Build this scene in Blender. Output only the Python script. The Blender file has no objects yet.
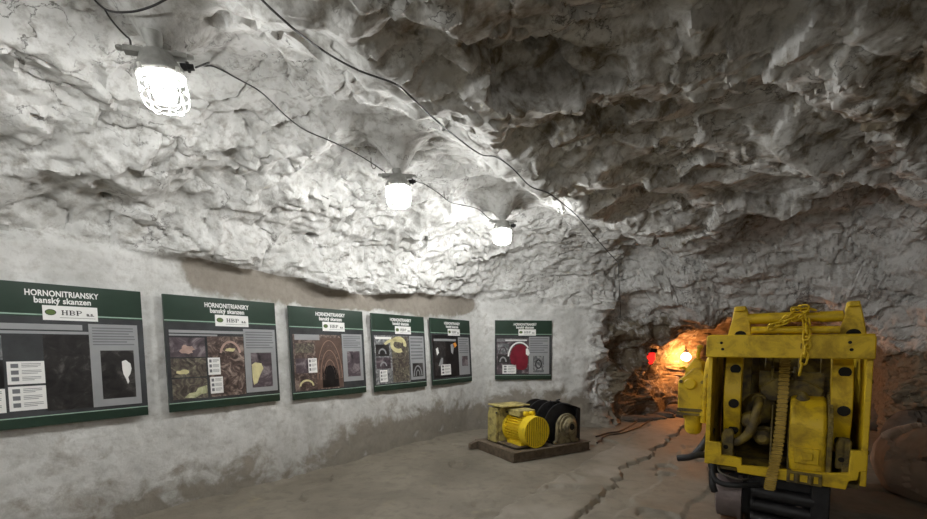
import bpy, bmesh, math, random
import numpy as np
from mathutils import Vector, Matrix
from mathutils.bvhtree import BVHTree

scene = bpy.context.scene
COL = scene.collection
PI = math.pi
random.seed(7)

# ------------------------------------------------------------------ camera
FPX = 420.0
PP = (463.5, 371.7)
PITCH = math.radians(3.5)
EYE = Vector((0, 0, 1.5))
cd = bpy.data.cameras.new('camera')
cam = bpy.data.objects.new('camera', cd)
COL.objects.link(cam)
cam.location = EYE
cam.rotation_euler = (PI/2 - PITCH, 0, 0)
cd.sensor_fit = 'HORIZONTAL'
cd.sensor_width = 36.0
cd.lens = FPX/927.0*36.0
cd.shift_y = (PP[1]-259.5)/927.0
cd.clip_start = 0.02
scene.camera = cam

# ------------------------------------------------------------------ world, exposure
w = bpy.data.worlds.new('world')
scene.world = w
w.use_nodes = True
w.node_tree.nodes['Background'].inputs[0].default_value = (0, 0, 0, 1)
w.node_tree.nodes['Background'].inputs[1].default_value = 0.0
scene.view_settings.view_transform = 'Standard'
scene.view_settings.look = 'None'
scene.view_settings.gamma = 1
scene.view_settings.exposure = 0.0

LAMP_W = 520.0          # emission of the three white bulbs in view
REAR_FILL_W = 490.0          # and of the stronger fill lamps added unseen behind the camera
LAMP_COL = (1.0, 1.0, 0.98)
LAMP_SHARE = (.46, .85, 1.55)     # the three bulbs are not equally strong
WARM_W = 210.0
REAR_FILL = ((-1.1, -2.6, 2.75, 'added caged fill lamp, unseen behind the camera, on the side of the boards'),
        (-1.6, .7, 2.75, 'added caged fill lamp, unseen behind the camera, on the side of the loader'))
RED_W = 1.6

# ------------------------------------------------------------------ frames of reference
T = Vector((.606, .795, 0)).normalized()      # along the gallery
N = Vector((T.y, -T.x, 0))                    # across it, to the right
ROT = math.atan2(N.y, N.x)                    # z rotation of the (N, T) frame
def su(s, u, z=0.0):
    return T*s + N*u + Vector((0, 0, z))
def ray(px, py):
    a = (px-PP[0])/FPX; b = -(py-PP[1])/FPX
    c, s = math.cos(PITCH), math.sin(PITCH)
    return Vector((a, c+b*s, -s+b*c))

# ------------------------------------------------------------------ object helpers
def link(name, me, m=None, parent=None, loc=None, rot=None):
    o = bpy.data.objects.new(name, me)
    COL.objects.link(o)
    if m is not None and me is not None and len(me.materials) == 0:
        for mm in (m if isinstance(m, (list, tuple)) else [m]):
            me.materials.append(mm)
    if parent is not None: o.parent = parent
    if loc is not None: o.location = loc
    if rot is not None: o.rotation_euler = rot
    return o
def tag(o, label=None, cat=None, group=None, kind=None):
    if label: o['label'] = label
    if cat: o['category'] = cat
    if group: o['group'] = group
    if kind: o['kind'] = kind
    return o
def thing(name, label, cat, loc=(0, 0, 0), rot=(0, 0, 0), group=None):
    o = bpy.data.objects.new(name, None)
    COL.objects.link(o)
    o.location = loc; o.rotation_euler = rot
    o.empty_display_size = .1
    return tag(o, label, cat, group)
def copy_tree(o, parent=None):
    c = o.copy(); COL.objects.link(c)
    if parent is not None: c.parent = parent
    for ch in list(o.children): copy_tree(ch, c)
    return c

class MB:
    """collects shapes into one mesh"""
    def __init__(self): self.v = []; self.f = []; self.mi = []; self.cur = 0
    def add(self, vs, fs):
        b = len(self.v)
        self.v += [tuple(p) for p in vs]
        self.f += [tuple(i+b for i in f) for f in fs]
        self.mi += [self.cur]*len(fs)
        return self
    def box(self, x0, x1, y0, y1, z0, z1, M=None):
        vs = [Vector(p) for p in ((x0,y0,z0),(x1,y0,z0),(x1,y1,z0),(x0,y1,z0),(x0,y0,z1),(x1,y0,z1),(x1,y1,z1),(x0,y1,z1))]
        if M: vs = [M @ p for p in vs]
        return self.add(vs, [(0,3,2,1),(4,5,6,7),(0,1,5,4),(1,2,6,5),(2,3,7,6),(3,0,4,7)])
    def prism(self, pts, a0, a1, axis='y', M=None):
        def mk(p, q, a):
            return Vector((p, a, q)) if axis == 'y' else (Vector((a, p, q)) if axis == 'x' else Vector((p, q, a)))
        n = len(pts)
        vs = [mk(p, q, a0) for p, q in pts]+[mk(p, q, a1) for p, q in pts]
        if M: vs = [M @ p for p in vs]
        fs = [tuple(range(n)), tuple(range(2*n-1, n-1, -1))]
        fs += [((i+1) % n, i, n+i, n+(i+1) % n) for i in range(n)]
        return self.add(vs, fs)
    def cyl(self, p0, p1, r0, r1=None, seg=24, caps=True):
        r1 = r0 if r1 is None else r1
        p0 = Vector(p0); p1 = Vector(p1)
        d = (p1-p0).normalized()
        a = d.orthogonal().normalized(); b = d.cross(a)
        vs = []
        for p, r in ((p0, r0), (p1, r1)):
            for i in range(seg):
                t = 2*PI*i/seg
                vs.append(p+a*(r*math.cos(t))+b*(r*math.sin(t)))
        fs = [(i, (i+1) % seg, seg+(i+1) % seg, seg+i) for i in range(seg)]
        if caps: fs += [tuple(range(seg-1, -1, -1)), tuple(range(seg, 2*seg))]
        return self.add(vs, fs)
    def lathe(self, prof, p0, d, seg=32, closed=False):
        """prof: (distance along d, radius)"""
        p0 = Vector(p0); d = Vector(d).normalized()
        a = d.orthogonal().normalized(); b = d.cross(a)
        vs = []
        for h, r in prof:
            for i in range(seg):
                t = 2*PI*i/seg
                vs.append(p0+d*h+a*(r*math.cos(t))+b*(r*math.sin(t)))
        k = len(prof); fs = []
        for j in range(k-1+(1 if closed else 0)):
            j2 = (j+1) % k
            for i in range(seg):
                fs.append((j*seg+i, j*seg+(i+1) % seg, j2*seg+(i+1) % seg, j2*seg+i))
        if not closed:
            fs.append(tuple(range(seg-1, -1, -1))); fs.append(tuple((k-1)*seg+i for i in range(seg)))
        return self.add(vs, fs)
    def tube(self, pts, r, seg=8, closed=False):
        pts = [Vector(p) for p in pts]
        n = len(pts); vs = []; prev = None
        for i, p in enumerate(pts):
            if closed: d = pts[(i+1) % n]-pts[i-1]
            else: d = pts[min(i+1, n-1)]-pts[max(i-1, 0)]
            d.normalize()
            if prev is None: a = d.orthogonal().normalized()
            else:
                a = prev-d*prev.dot(d)
                a = a.normalized() if a.length > 1e-6 else d.orthogonal().normalized()
            prev = a; b = d.cross(a)
            rr = r(i/(max(n-1, 1))) if callable(r) else r
            for k in range(seg):
                t = 2*PI*k/seg
                vs.append(p+a*(rr*math.cos(t))+b*(rr*math.sin(t)))
        fs = []
        for j in range(n if closed else n-1):
            j2 = (j+1) % n
            for i in range(seg):
                fs.append((j*seg+i, j*seg+(i+1) % seg, j2*seg+(i+1) % seg, j2*seg+i))
        if not closed:
            fs.append(tuple(range(seg-1, -1, -1))); fs.append(tuple((n-1)*seg+i for i in range(seg)))
        return self.add(vs, fs)
    def mesh(self, name, smooth=35):
        me = bpy.data.meshes.new(name)
        me.from_pydata(self.v, [], self.f)
        if max(self.mi, default=0) > 0: me.polygons.foreach_set('material_index', self.mi)
        bm = bmesh.new(); bm.from_mesh(me)
        bmesh.ops.recalc_face_normals(bm, faces=bm.faces)
        bm.to_mesh(me); bm.free()
        if smooth:
            me.polygons.foreach_set('use_smooth', [True]*len(me.polygons))
            me.set_sharp_from_angle(angle=math.radians(smooth))
        me.update()
        return me
    def build(self, name, m, parent=None, bevel=0, loc=None, rot=None, smooth=35, seg=2):
        o = link(name, self.mesh(name, smooth), m, parent, loc, rot)
        if bevel:
            b = o.modifiers.new('bevel', 'BEVEL'); b.width = bevel; b.segments = seg
            b.limit_method = 'ANGLE'; b.angle_limit = math.radians(40)
        return o

def spline(pts, n):
    """Catmull-Rom through pts, n points"""
    P = [Vector(p) for p in pts]
    P = [P[0]*2-P[1]]+P+[P[-1]*2-P[-2]]
    out = []; k = len(P)-3
    for i in range(n):
        t = i/(n-1)*k; j = min(int(t), k-1); t -= j
        a, b, c, d = P[j:j+4]
        out.append(.5*((2*b)+(c-a)*t+(2*a-5*b+4*c-d)*t*t+(3*b-a-3*c+d)*t**3))
    return out

# ------------------------------------------------------------------ materials
def lin(c):
    c = c/255.0
    return c/12.92 if c <= .04045 else ((c+.055)/1.055)**2.4
def rgb(r, g, b): return (lin(r), lin(g), lin(b), 1)

class NT:
    def __init__(self, name):
        self.m = bpy.data.materials.new(name); self.m.use_nodes = True
        self.t = self.m.node_tree; self.n = self.t.nodes; self.l = self.t.links
        self.b = self.n['Principled BSDF']
    def node(self, typ, **kw):
        x = self.n.new(typ)
        for k, v in kw.items():
            if k.startswith('i_'):
                key = k[2:]; x.inputs[int(key) if key.isdigit() else key].default_value = v
            else: setattr(x, k, v)
        return x
    def link(self, a, b): self.l.new(a, b)
    def coords(self): return self.node('ShaderNodeTexCoord').outputs['Object']
    def noise(self, scale, detail=4, rough=.55, vec=None, dist=0):
        x = self.node('ShaderNodeTexNoise', i_Scale=scale, i_Detail=detail, i_Roughness=rough, i_Distortion=dist)
        self.link(vec if vec is not None else self.coords(), x.inputs['Vector'])
        return x.outputs['Fac']
    def ramp(self, fac, stops):
        x = self.node('ShaderNodeValToRGB')
        e = x.color_ramp.elements
        while len(e) < len(stops): e.new(.5)
        for el, (p, c) in zip(e, stops):
            el.position = p; el.color = c if hasattr(c, '__len__') else (c, c, c, 1)
        self.link(fac, x.inputs[0])
        return x.outputs[0]
    def mix(self, fac, a, b, mode='MIX'):
        x = self.node('ShaderNodeMix', data_type='RGBA', blend_type=mode)
        for s, v in ((0, fac), (6, a), (7, b)):
            if hasattr(v, 'is_linked') or hasattr(v, 'links'): self.link(v, x.inputs[s])
            else: x.inputs[s].default_value = v
        return x.outputs[2]
    def math(self, op, a, b=0.0, clamp=False):
        x = self.node('ShaderNodeMath', operation=op, use_clamp=clamp)
        for s, v in ((0, a), (1, b)):
            if hasattr(v, 'links'): self.link(v, x.inputs[s])
            else: x.inputs[s].default_value = v
        return x.outputs[0]
    def attr(self, name):
        return self.node('ShaderNodeAttribute', attribute_name=name).outputs['Fac']
    def bump(self, h, strength=.3, dist=.02, prev=None):
        x = self.node('ShaderNodeBump', i_Strength=strength, i_Distance=dist)
        self.link(h, x.inputs['Height'])
        if prev is not None: self.link(prev, x.inputs['Normal'])
        return x.outputs[0]
    def set(self, col=None, rough=None, metal=None, normal=None, spec=None):
        for k, v in (('Base Color', col), ('Roughness', rough), ('Metallic', metal), ('Normal', normal), ('Specular IOR Level', spec)):
            if v is None: continue
            if hasattr(v, 'links'): self.link(v, self.b.inputs[k])
            else: self.b.inputs[k].default_value = v
        return self.m

def plain(name, col, rough=.6, metal=0.0, var=.25, scale=9, bump=0.0):
    """a colour with a little wear"""
    n = NT(name)
    f = n.noise(scale, 5, .6)
    dk = tuple(c*(1-var) for c in col[:3])+(1,)
    lt = tuple(min(1, c*(1+var)) for c in col[:3])+(1,)
    c = n.ramp(f, [(.3, dk), (.7, lt)])
    nm = n.bump(n.noise(scale*6, 3), bump, .005) if bump else None
    return n.set(c, rough, metal, nm)

def paint(name, col, dirt, amount=.45, rough=.45, scale=7):
    """worn machine paint with grime patches"""
    n = NT(name)
    f = n.noise(scale, 6, .65, dist=.4)
    g = n.ramp(f, [(amount-.08, 1.0), (amount+.14, 0.0)])
    v = n.noise(scale*.5, 3)
    base = n.mix(v, tuple(c*.82 for c in col[:3])+(1,), tuple(min(1, c*1.15) for c in col[:3])+(1,))
    c = n.mix(g, base, dirt)
    sp = n.ramp(n.noise(scale*9, 4, .7), [(.62, 0.0), (.7, .55)])
    c = n.mix(sp, c, dirt)
    r = n.ramp(f, [(.3, .8), (.6, rough)])
    return n.set(c, r, 0.0, n.bump(n.noise(scale*7, 4), .25, .004))

def emit(name, col, strength, base=(1, 1, 1, 1)):
    n = NT(name)
    n.b.inputs['Base Color'].default_value = base
    n.b.inputs['Emission Color'].default_value = col
    n.b.inputs['Emission Strength'].default_value = strength
    return n.m

def rock_material(name):
    n = NT(name)
    co = n.coords()
    rock_tone, shade_band, damp = n.attr('rock_tone'), n.attr('cement_shade'), n.attr('damp')
    nz = n.noise(2.3, 8, .62, co, .3)
    fine = n.noise(14, 6, .65, co)
    mid = n.noise(5.5, 5, .6, co, .5)
    wash = n.mix(n.ramp(nz, [(.35, 0.0), (.65, 1.0)]), rgb(184, 184, 181), rgb(214, 214, 212))
    wash = n.mix(n.math('MULTIPLY', n.ramp(fine, [(.3, .8), (.52, 0.0)]), n.math('SUBTRACT', 1.0, n.math('MULTIPLY', n.attr('plaster'), .5))), wash, rgb(140, 136, 129))
    spk = n.ramp(n.noise(46, 3, .7, co), [(.66, 0.0), (.74, .7)])
    wash = n.mix(n.math('MULTIPLY', spk, n.ramp(mid, [(.45, 0.0), (.62, 1.0)])), wash, rgb(112, 104, 94))
    rock = n.mix(nz, rgb(104, 95, 80), rgb(140, 130, 112))
    rock = n.mix(n.ramp(fine, [(.3, .7), (.5, 0.0)]), rock, rgb(74, 66, 56))
    edge = n.math('ADD', rock_tone, n.math('MULTIPLY', n.math('SUBTRACT', mid, .5), 1.1))
    c = n.mix(n.ramp(edge, [(.36, 0.0), (.58, 1.0)]), wash, rock)
    pe = n.math('ADD', shade_band, n.math('MULTIPLY', n.math('SUBTRACT', mid, .5), .9))
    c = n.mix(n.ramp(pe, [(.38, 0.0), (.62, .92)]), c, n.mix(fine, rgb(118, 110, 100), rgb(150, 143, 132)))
    de = n.math('ADD', damp, n.math('ADD', n.math('MULTIPLY', n.math('SUBTRACT', nz, .5), 1.6), n.math('MULTIPLY', n.math('SUBTRACT', mid, .5), 1.5)))
    c = n.mix(n.ramp(de, [(.3, 0.0), (.75, .85)]), c, n.mix(mid, rgb(98, 90, 78), rgb(142, 134, 120)))
    # thin dark fissures
    wv = n.node('ShaderNodeVectorMath', operation='MULTIPLY_ADD')
    nn = n.node('ShaderNodeTexNoise', i_Scale=3.0, i_Detail=5)
    n.link(co, nn.inputs['Vector']); n.link(nn.outputs['Color'], wv.inputs[0]); wv.inputs[1].default_value = (.5, .5, .5)
    n.link(co, wv.inputs[2])
    ms = n.node('ShaderNodeVectorMath', operation='MULTIPLY'); ms.inputs[1].default_value = (.6, 1, 1.5)
    n.link(wv.outputs[0], ms.inputs[0])
    rid = n.math('ABSOLUTE', n.math('SUBTRACT', n.noise(2.4, 7, .55, ms.outputs[0]), .5))
    fis = n.ramp(rid, [(.0, 1.0), (.007, 0.0)])
    smooth = n.attr('plaster')
    gate = n.math('MULTIPLY', n.ramp(n.noise(1.7, 3, .5, co), [(.47, 0.0), (.58, .8)]), n.math('SUBTRACT', 1.0, n.math('MULTIPLY', smooth, .85)))
    fg = n.math('MULTIPLY', fis, gate)
    c = n.mix(fg, c, rgb(52, 46, 40))
    v2 = n.node('ShaderNodeTexVoronoi', feature='SMOOTH_F1', i_Scale=11.0)
    n.link(wv.outputs[0], v2.inputs['Vector'])
    h = n.math('ADD', n.math('MULTIPLY', fine, .5), n.math('MULTIPLY', v2.outputs['Distance'], n.math('SUBTRACT', 1.0, n.math('MULTIPLY', smooth, .8))))
    h = n.math('SUBTRACT', h, n.math('MULTIPLY', fg, .6))
    b = n.bump(h, .5, .03)
    b = n.bump(n.noise(60, 4, .7, co), .25, .006, b)
    return n.set(c, .88, 0.0, b, .25)

def floor_material():
    n = NT('floor_concrete'); co = n.coords()
    a = n.noise(1.1, 7, .6, co, .4); b = n.noise(7, 6, .62, co, .3); f = n.noise(38, 4, .7, co)
    c = n.mix(n.ramp(a, [(.35, 0.0), (.65, 1.0)]), rgb(112, 105, 93), rgb(138, 131, 118))
    c = n.mix(n.ramp(b, [(.3, .5), (.5, 0.0)]), c, rgb(94, 87, 76))
    c = n.mix(n.ramp(n.noise(2.1, 5, .6, co), [(.62, 0.0), (.75, .4)]), c, rgb(160, 150, 120))
    c = n.mix(n.ramp(f, [(.62, 0.0), (.75, .5)]), c, rgb(84, 75, 66))
    c = n.mix(n.attr('slab'), c, n.mix(b, rgb(128, 121, 110), rgb(160, 152, 140)))
    h = n.math('ADD', n.math('MULTIPLY', b, .7), n.math('MULTIPLY', f, .3))
    return n.set(c, n.ramp(a, [(.3, .55), (.7, .8)]), 0.0, n.bump(h, .5, .02), .35)

M_ROCK = rock_material('whitewashed_rock')
M_FLOOR = floor_material()
YEL = rgb(208, 174, 16)
M_YEL = paint('yellow_paint', YEL, rgb(136, 110, 24), .38, .45, 6)
M_YELD = paint('dark_grimy_yellow_paint', rgb(122, 104, 36), rgb(66, 56, 36), .46, .6, 9)  # darker, dirtier yellow, used mostly on the loader's inner parts
M_YELM = paint('motor_yellow_paint', rgb(232, 200, 34), rgb(128, 108, 54), .27, .4, 12)
M_PALE = paint('faded_yellow_paint', rgb(186, 172, 104), rgb(98, 86, 60), .42, .55, 10)
M_BLACK = plain('black_iron', rgb(34, 33, 35), .5, .2, .35, 14, .2)
M_STEEL = plain('worn_steel', rgb(96, 92, 84), .45, .7, .3, 18, .15)
M_RUST = plain('rusty_steel', rgb(104, 92, 78), .7, .3, .35, 16, .25)
M_WHEEL = plain('wheel_steel', rgb(124, 112, 110), .5, .45, .2, 12, .1)
M_BRASS = plain('chain_steel', rgb(150, 124, 48), .5, .4, .3, 20, .15)
M_RUB = plain('black_rubber', rgb(30, 30, 32), .6, 0, .2, 10)
M_CABLE = plain('cable_sheath', rgb(44, 42, 42), .55, 0, .2, 10)
M_HOLE = plain('hole_shade', rgb(14, 12, 8), .9, 0, .2, 10)  # near-black pieces that paint the shade inside holes and gaps
M_CAST = plain('cast_grey_housing', rgb(150, 150, 146), .5, .2, .2, 20, .1)
M_WIRE = plain('galvanised_wire', rgb(216, 216, 212), .4, .3, .1, 20)
M_STONE = plain('dark_stone', rgb(92, 84, 76), .9, 0, .35, 7, .5)
M_BOULD = plain('brown_stone', rgb(150, 128, 110), .85, 0, .3, 3, .35)

# ------------------------------------------------------------------ numpy noise
def _h(ix, iy, iz, seed):
    x = (ix.astype(np.int64)*374761393+iy.astype(np.int64)*668265263+iz.astype(np.int64)*2147483647+seed*1274126177) & 0xffffffff
    x = ((x ^ (x >> 13))*1274126177) & 0xffffffff
    x = ((x ^ (x >> 16))*2246822519) & 0xffffffff
    return (x ^ (x >> 15)) & 0xffffffff
def hf(ix, iy, iz, seed): return _h(ix, iy, iz, seed)/4294967295.0
def vnoise(P, seed=0):
    I = np.floor(P).astype(np.int64); F = P-I
    F = F*F*F*(F*(F*6-15)+10)
    out = 0
    for dx in (0, 1):
        wx = F[:, 0] if dx else 1-F[:, 0]
        for dy in (0, 1):
            wy = F[:, 1] if dy else 1-F[:, 1]
            for dz in (0, 1):
                wz = F[:, 2] if dz else 1-F[:, 2]
                out = out+wx*wy*wz*hf(I[:, 0]+dx, I[:, 1]+dy, I[:, 2]+dz, seed)
    return out*2-1
def fbm(P, oct=4, seed=0, gain=.5):
    a = 1; t = 0; o = 0
    for k in range(oct):
        o = o+a*vnoise(P*(2.03**k)+k*17.3, seed+k); t += a; a *= gain
    return o/t
def facet(P, scale, seed, tilt=1.0):
    """broken rock: every cell of a jittered lattice is a randomly tilted flake"""
    Q = P/scale
    I = np.floor(Q).astype(np.int64)
    best = np.full(len(Q), 1e9); val = np.zeros(len(Q))
    for dx in (-1, 0, 1):
        for dy in (-1, 0, 1):
            for dz in (-1, 0, 1):
                a, b, c = I[:, 0]+dx, I[:, 1]+dy, I[:, 2]+dz
                px = a+hf(a, b, c, seed); py = b+hf(a, b, c, seed+1); pz = c+hf(a, b, c, seed+2)
                ex, ey, ez = Q[:, 0]-px, Q[:, 1]-py, Q[:, 2]-pz
                d = ex*ex+ey*ey+ez*ez
                m = d < best
                g = (ex*(hf(a, b, c, seed+3)-.5)+ey*(hf(a, b, c, seed+4)-.5)+ez*(hf(a, b, c, seed+5)-.5))*2*tilt+(hf(a, b, c, seed+6)-.5)*.6
                best = np.where(m, d, best); val = np.where(m, g, val)
    return val*scale
def chip(P, scale, seed, tilt=.9, k=1.0):
    """conchoidal flakes: shallow tilted scoops that meet in sharp ridges"""
    Q = P/scale
    I = np.floor(Q).astype(np.int64)
    val = np.full(len(Q), 1e9)
    for dx in (-1, 0, 1):
        for dy in (-1, 0, 1):
            for dz in (-1, 0, 1):
                a, b, c = I[:, 0]+dx, I[:, 1]+dy, I[:, 2]+dz
                ex = Q[:, 0]-a-hf(a, b, c, seed); ey = Q[:, 1]-b-hf(a, b, c, seed+1); ez = Q[:, 2]-c-hf(a, b, c, seed+2)
                g = k*(ex*ex+ey*ey+ez*ez)+tilt*(ex*(hf(a, b, c, seed+3)-.5)+ey*(hf(a, b, c, seed+4)-.5)+ez*(hf(a, b, c, seed+5)-.5))*2+.5*hf(a, b, c, seed+6)
                val = np.minimum(val, g)
    return (val-val.mean())*scale
def sst(x, a, b):
    t = np.clip((x-a)/(b-a), 0, 1); return t*t*(3-2*t)
def terrace(h, k, sharp=.25):
    q = h*k; f = q-np.floor(q)
    return (np.floor(q)+sst(f, 1-sharp, 1))/k

# ------------------------------------------------------------------ the gallery: one surface swept along T
MAIN = np.array([(-4.40,-.2),(-4.44,.6),(-4.49,1.4),(-4.54,2.2),(-4.42,2.55),(-4.0,2.92),(-3.45,3.2),(-2.85,3.34),(-2.38,3.22),(-2.05,3.12),
                 (-1.75,3.20),(-1.3,3.33),(-.6,3.42),(.2,3.40),(.9,3.22),(1.55,2.85),(2.05,2.3),(2.35,1.5),(2.45,.6),(2.5,-.2)])
HEAD = np.array([(0,-.2),(-.01,.5),(-.01,.95),(.01,1.35),(.06,1.6),(.14,1.78),(.22,1.9),(.3,1.97),(.38,2.01),(.45,2.03),
                 (.52,2.03),(.59,2.02),(.66,1.98),(.74,1.92),(.82,1.82),(.9,1.66),(.96,1.4),(.99,1.0),(1.0,.5),(1.0,-.2)])
def catmull(C, v):
    k = len(C)-1
    t = v*k; j = np.minimum(t.astype(int), k-1); t = (t-j)[:, None]
    P = np.vstack([2*C[0]-C[1], C, 2*C[-1]-C[-2]])
    a, b, c, d = P[j], P[j+1], P[j+2], P[j+3]
    return .5*(2*b+(c-a)*t+(2*a-5*b+4*c-d)*t*t+(3*b-a-3*c+d)*t**3)
# even spacing along the profile
vv = np.linspace(0, 1, 4000); cc = catmull(MAIN, vv)
al = np.concatenate([[0], np.cumsum(np.hypot(*np.diff(cc, axis=0).T))])
NV = 640
V = np.interp(np.linspace(0, al[-1], NV), al, vv)
S = np.concatenate([np.arange(-3.2, .1, .12), np.arange(.1, 9.6, .021), np.arange(9.6, 13.2, .05)])
NS = len(S)
UL = np.interp(S, [-4,5.9,6.3,7.55,7.85,9.0,9.6,10.3,11.3,12.2,13.3], [-4.49,-4.49,-4.36,-2.95,-2.72,-2.36,-2.2,-2.0,-1.2,-.3,.5])
UR = np.interp(S, [-4,6.4,7.4,8.4,9.2,10,13.3], [2.45,2.45,2.3,2.0,1.45,1.25,1.1])
ker = np.hanning(13); ker /= ker.sum()
UL = np.convolve(np.pad(UL, 6, 'edge'), ker, 'valid'); UR = np.convolve(np.pad(UR, 6, 'edge'), ker, 'valid')
WH = sst(S, 7.9, 9.3)
pm = catmull(MAIN, V); ph = catmull(HEAD, V)
nu = (pm[:, 0]+4.49)/6.94
U = (UL[:, None]+(UR-UL)[:, None]*((1-WH)[:, None]*nu[None]+WH[:, None]*ph[None, :, 0]))
Z = (1-WH)[:, None]*pm[None, :, 1]+WH[:, None]*ph[None, :, 1]
SS = np.repeat(S[:, None], NV, 1)
t_ = np.array(T); n_ = np.array(N)
B = SS[..., None]*t_+U[..., None]*n_+Z[..., None]*np.array([0, 0, 1.0])
ds = np.gradient(B, axis=0); dv = np.gradient(B, axis=1)
NRM = np.cross(dv, ds); NRM /= np.linalg.norm(NRM, axis=2, keepdims=True)
if NRM[NS//2, NV//2, 2] > 0: NRM = -NRM
P = B.reshape(-1, 3); NR = NRM.reshape(-1, 3)
s_, u_, z_ = SS.ravel(), U.ravel(), Z.ravel()
# masks
lw = (np.arange(NV) < NV*.32)[None].repeat(NS, 0).ravel()           # left half of the profile
wob = fbm(P*1.4, 3, 90)
ledge = 2.30+.10*wob-.05*sst(s_, 0, 1.6)+.06*np.sin(s_*1.3)
plaster = (1-sst(z_, ledge-.05, ledge+.05))*lw*(1-sst(s_, 7.5, 7.75))
plaster = np.maximum(plaster, 0)
endw = sst(s_, 6.1, 6.5)*lw*(1-sst(s_, 7.5, 7.75))                   # end wall: whitewashed over rough rock
right = sst(u_, -2.1, -1.6)*(1-sst(s_, 7.4, 8.4))
warp = np.stack([fbm(P*1.1+5, 3, 11), fbm(P*1.1+9, 3, 12), fbm(P*1.1+3, 3, 13)], 1)
PW = P+.22*warp
along = P.copy(); along[:, 0] *= .45; along[:, 2] *= 1.6; along += .25*warp
hb = fbm(along*1.15, 4, 21)
big = .13*fbm(P*.75, 3, 31)
hb2 = fbm(along*2.9+4, 3, 25)
ter = .46*terrace(hb, 6, .16)+.15*terrace(hb2, 5, .2)
f1 = chip(PW*np.array([.6, 1, 1.25]), .66, 41)*.42
f2 = chip(PW*np.array([.65, 1, 1.3]), .26, 51)*.44
f3 = chip(PW*np.array([.75, 1, 1.2]), .105, 61)*.42
pl1 = facet(P*np.array([.55, 1, 1.3])+.20*warp+.05*fbm(P*5, 3, 14)[:, None], .62, 141, 1.0)*.30
pl2 = facet(P*np.array([.6, 1, 1.3])+.16*warp+.03*fbm(P*9, 2, 15)[:, None], .27, 151, 1.0)*.22
crk = np.abs(fbm(PW*2.1, 4, 71))
crease = -.05*(1-sst(crk, 0, .05))
rough_d = big+ter*.4+f1*.7+f2*.6+f3*.8+pl2*.9+pl1*.4+crease
right_d = big+ter*.5+f1*.6+pl1+pl2+f2*.15+f3*.22+crease*.8
upper = rough_d*(1-right)+right_d*right
left_up = big*.5+ter*.3+f1*.4+f2*.7+f3*1.0+pl2*.5+pl1*.2+crease
lu = lw*(1-right)*(1-sst(s_, 7.3, 8.0))*(1-sst(z_, 2.7, 3.0))
upper = upper*(1-lu)+left_up*lu
plast_d = .022*fbm(P*2.2, 4, 81)+.006*fbm(P*12, 3, 82)-.10
plast_d = plast_d+.11*f3*(.5+.5*fbm(P*1.3, 2, 88))+.02*np.clip(crease*20, -1, 0)*.3
plast_d = plast_d+endw*(.035*fbm(P*4, 4, 83)+f3*.3)
dents = np.zeros(len(P))
D = upper*(1-plaster)+plast_d*plaster
D += .10*plaster                                                     # plaster keeps to the base surface
D += (.10*sst(s_, .8, 1.8))*lu*(1-plaster)*(1-sst(s_, 5.9, 6.3))*(1-sst(z_, 2.45, 2.75))     # overhang of rock above the plaster
pil = sst(s_, 7.6, 7.9)*(1-sst(s_, 9.6, 10.2))*lw
D += pil*(f1*.5+f2*.4)
# small deep holes in the rock, where the photograph shows them
bvh_base = BVHTree.FromPolygons([tuple(p) for p in B[::4, ::4].reshape(-1, 3)],
    [(i*((NV+3)//4)+j, i*((NV+3)//4)+j+1, (i+1)*((NV+3)//4)+j+1, (i+1)*((NV+3)//4)+j) for i in range((NS+3)//4-1) for j in range((NV+3)//4-1)])
for px, py, r, dep in ((549,76,.085,.7),(788,174,.10,.7),(312,239,.05,.4),(107,200,.03,.2),(345,259,.10,.06),(779,195,.04,.15),(838,5,.12,.6),(500,62,.03,.1),(797,136,.05,.2),(868,130,.07,.2),(905,120,.05,.2)):
    hit = bvh_base.ray_cast(EYE, ray(px, py))[0]
    if hit is None: continue
    q = np.linalg.norm((P-np.array(hit))*np.array([1, 1, 1.3])+.35*r*warp*2, axis=1)
    D -= dep*(1-sst(q, r*.6, r*1.15))
D = D*(1-.45*sst(s_, 9.3, 9.8))
def blur(a, k):
    k = np.array(k, float); k /= k.sum(); r = len(k)//2
    a = a.reshape(NS, NV)
    p = np.pad(a, ((r, r), (0, 0)), 'edge'); a = sum(k[i]*p[i:i+NS] for i in range(len(k)))
    p = np.pad(a, ((0, 0), (r, r)), 'edge'); a = sum(k[i]*p[:, i:i+NV] for i in range(len(k)))
    return a.ravel()
D = blur(D, [.12, 1, .12])
for ls, lu_, lz in ((.92, -2.76, 2.885), (2.81, -2.9, 2.885), (4.62, -2.92, 2.885), (-.95, -2.6, 2.82), (-2.6, -2.6, 2.82)):
    g = np.exp(-(((s_-ls)**2+(u_-lu_)**2+((z_-lz)*.6)**2)/.55**2))
    D = D*(1-.55*g)-.05*g                                            # clear of the lamps
    bw = np.exp(-((s_-ls)**2+(u_-lu_)**2)/.19**2)*sst(z_, 2.9, 3.05)
    D = D*(1-bw)+bw*(z_-lz-.20)
DN = P+NR*D[:, None]
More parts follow.
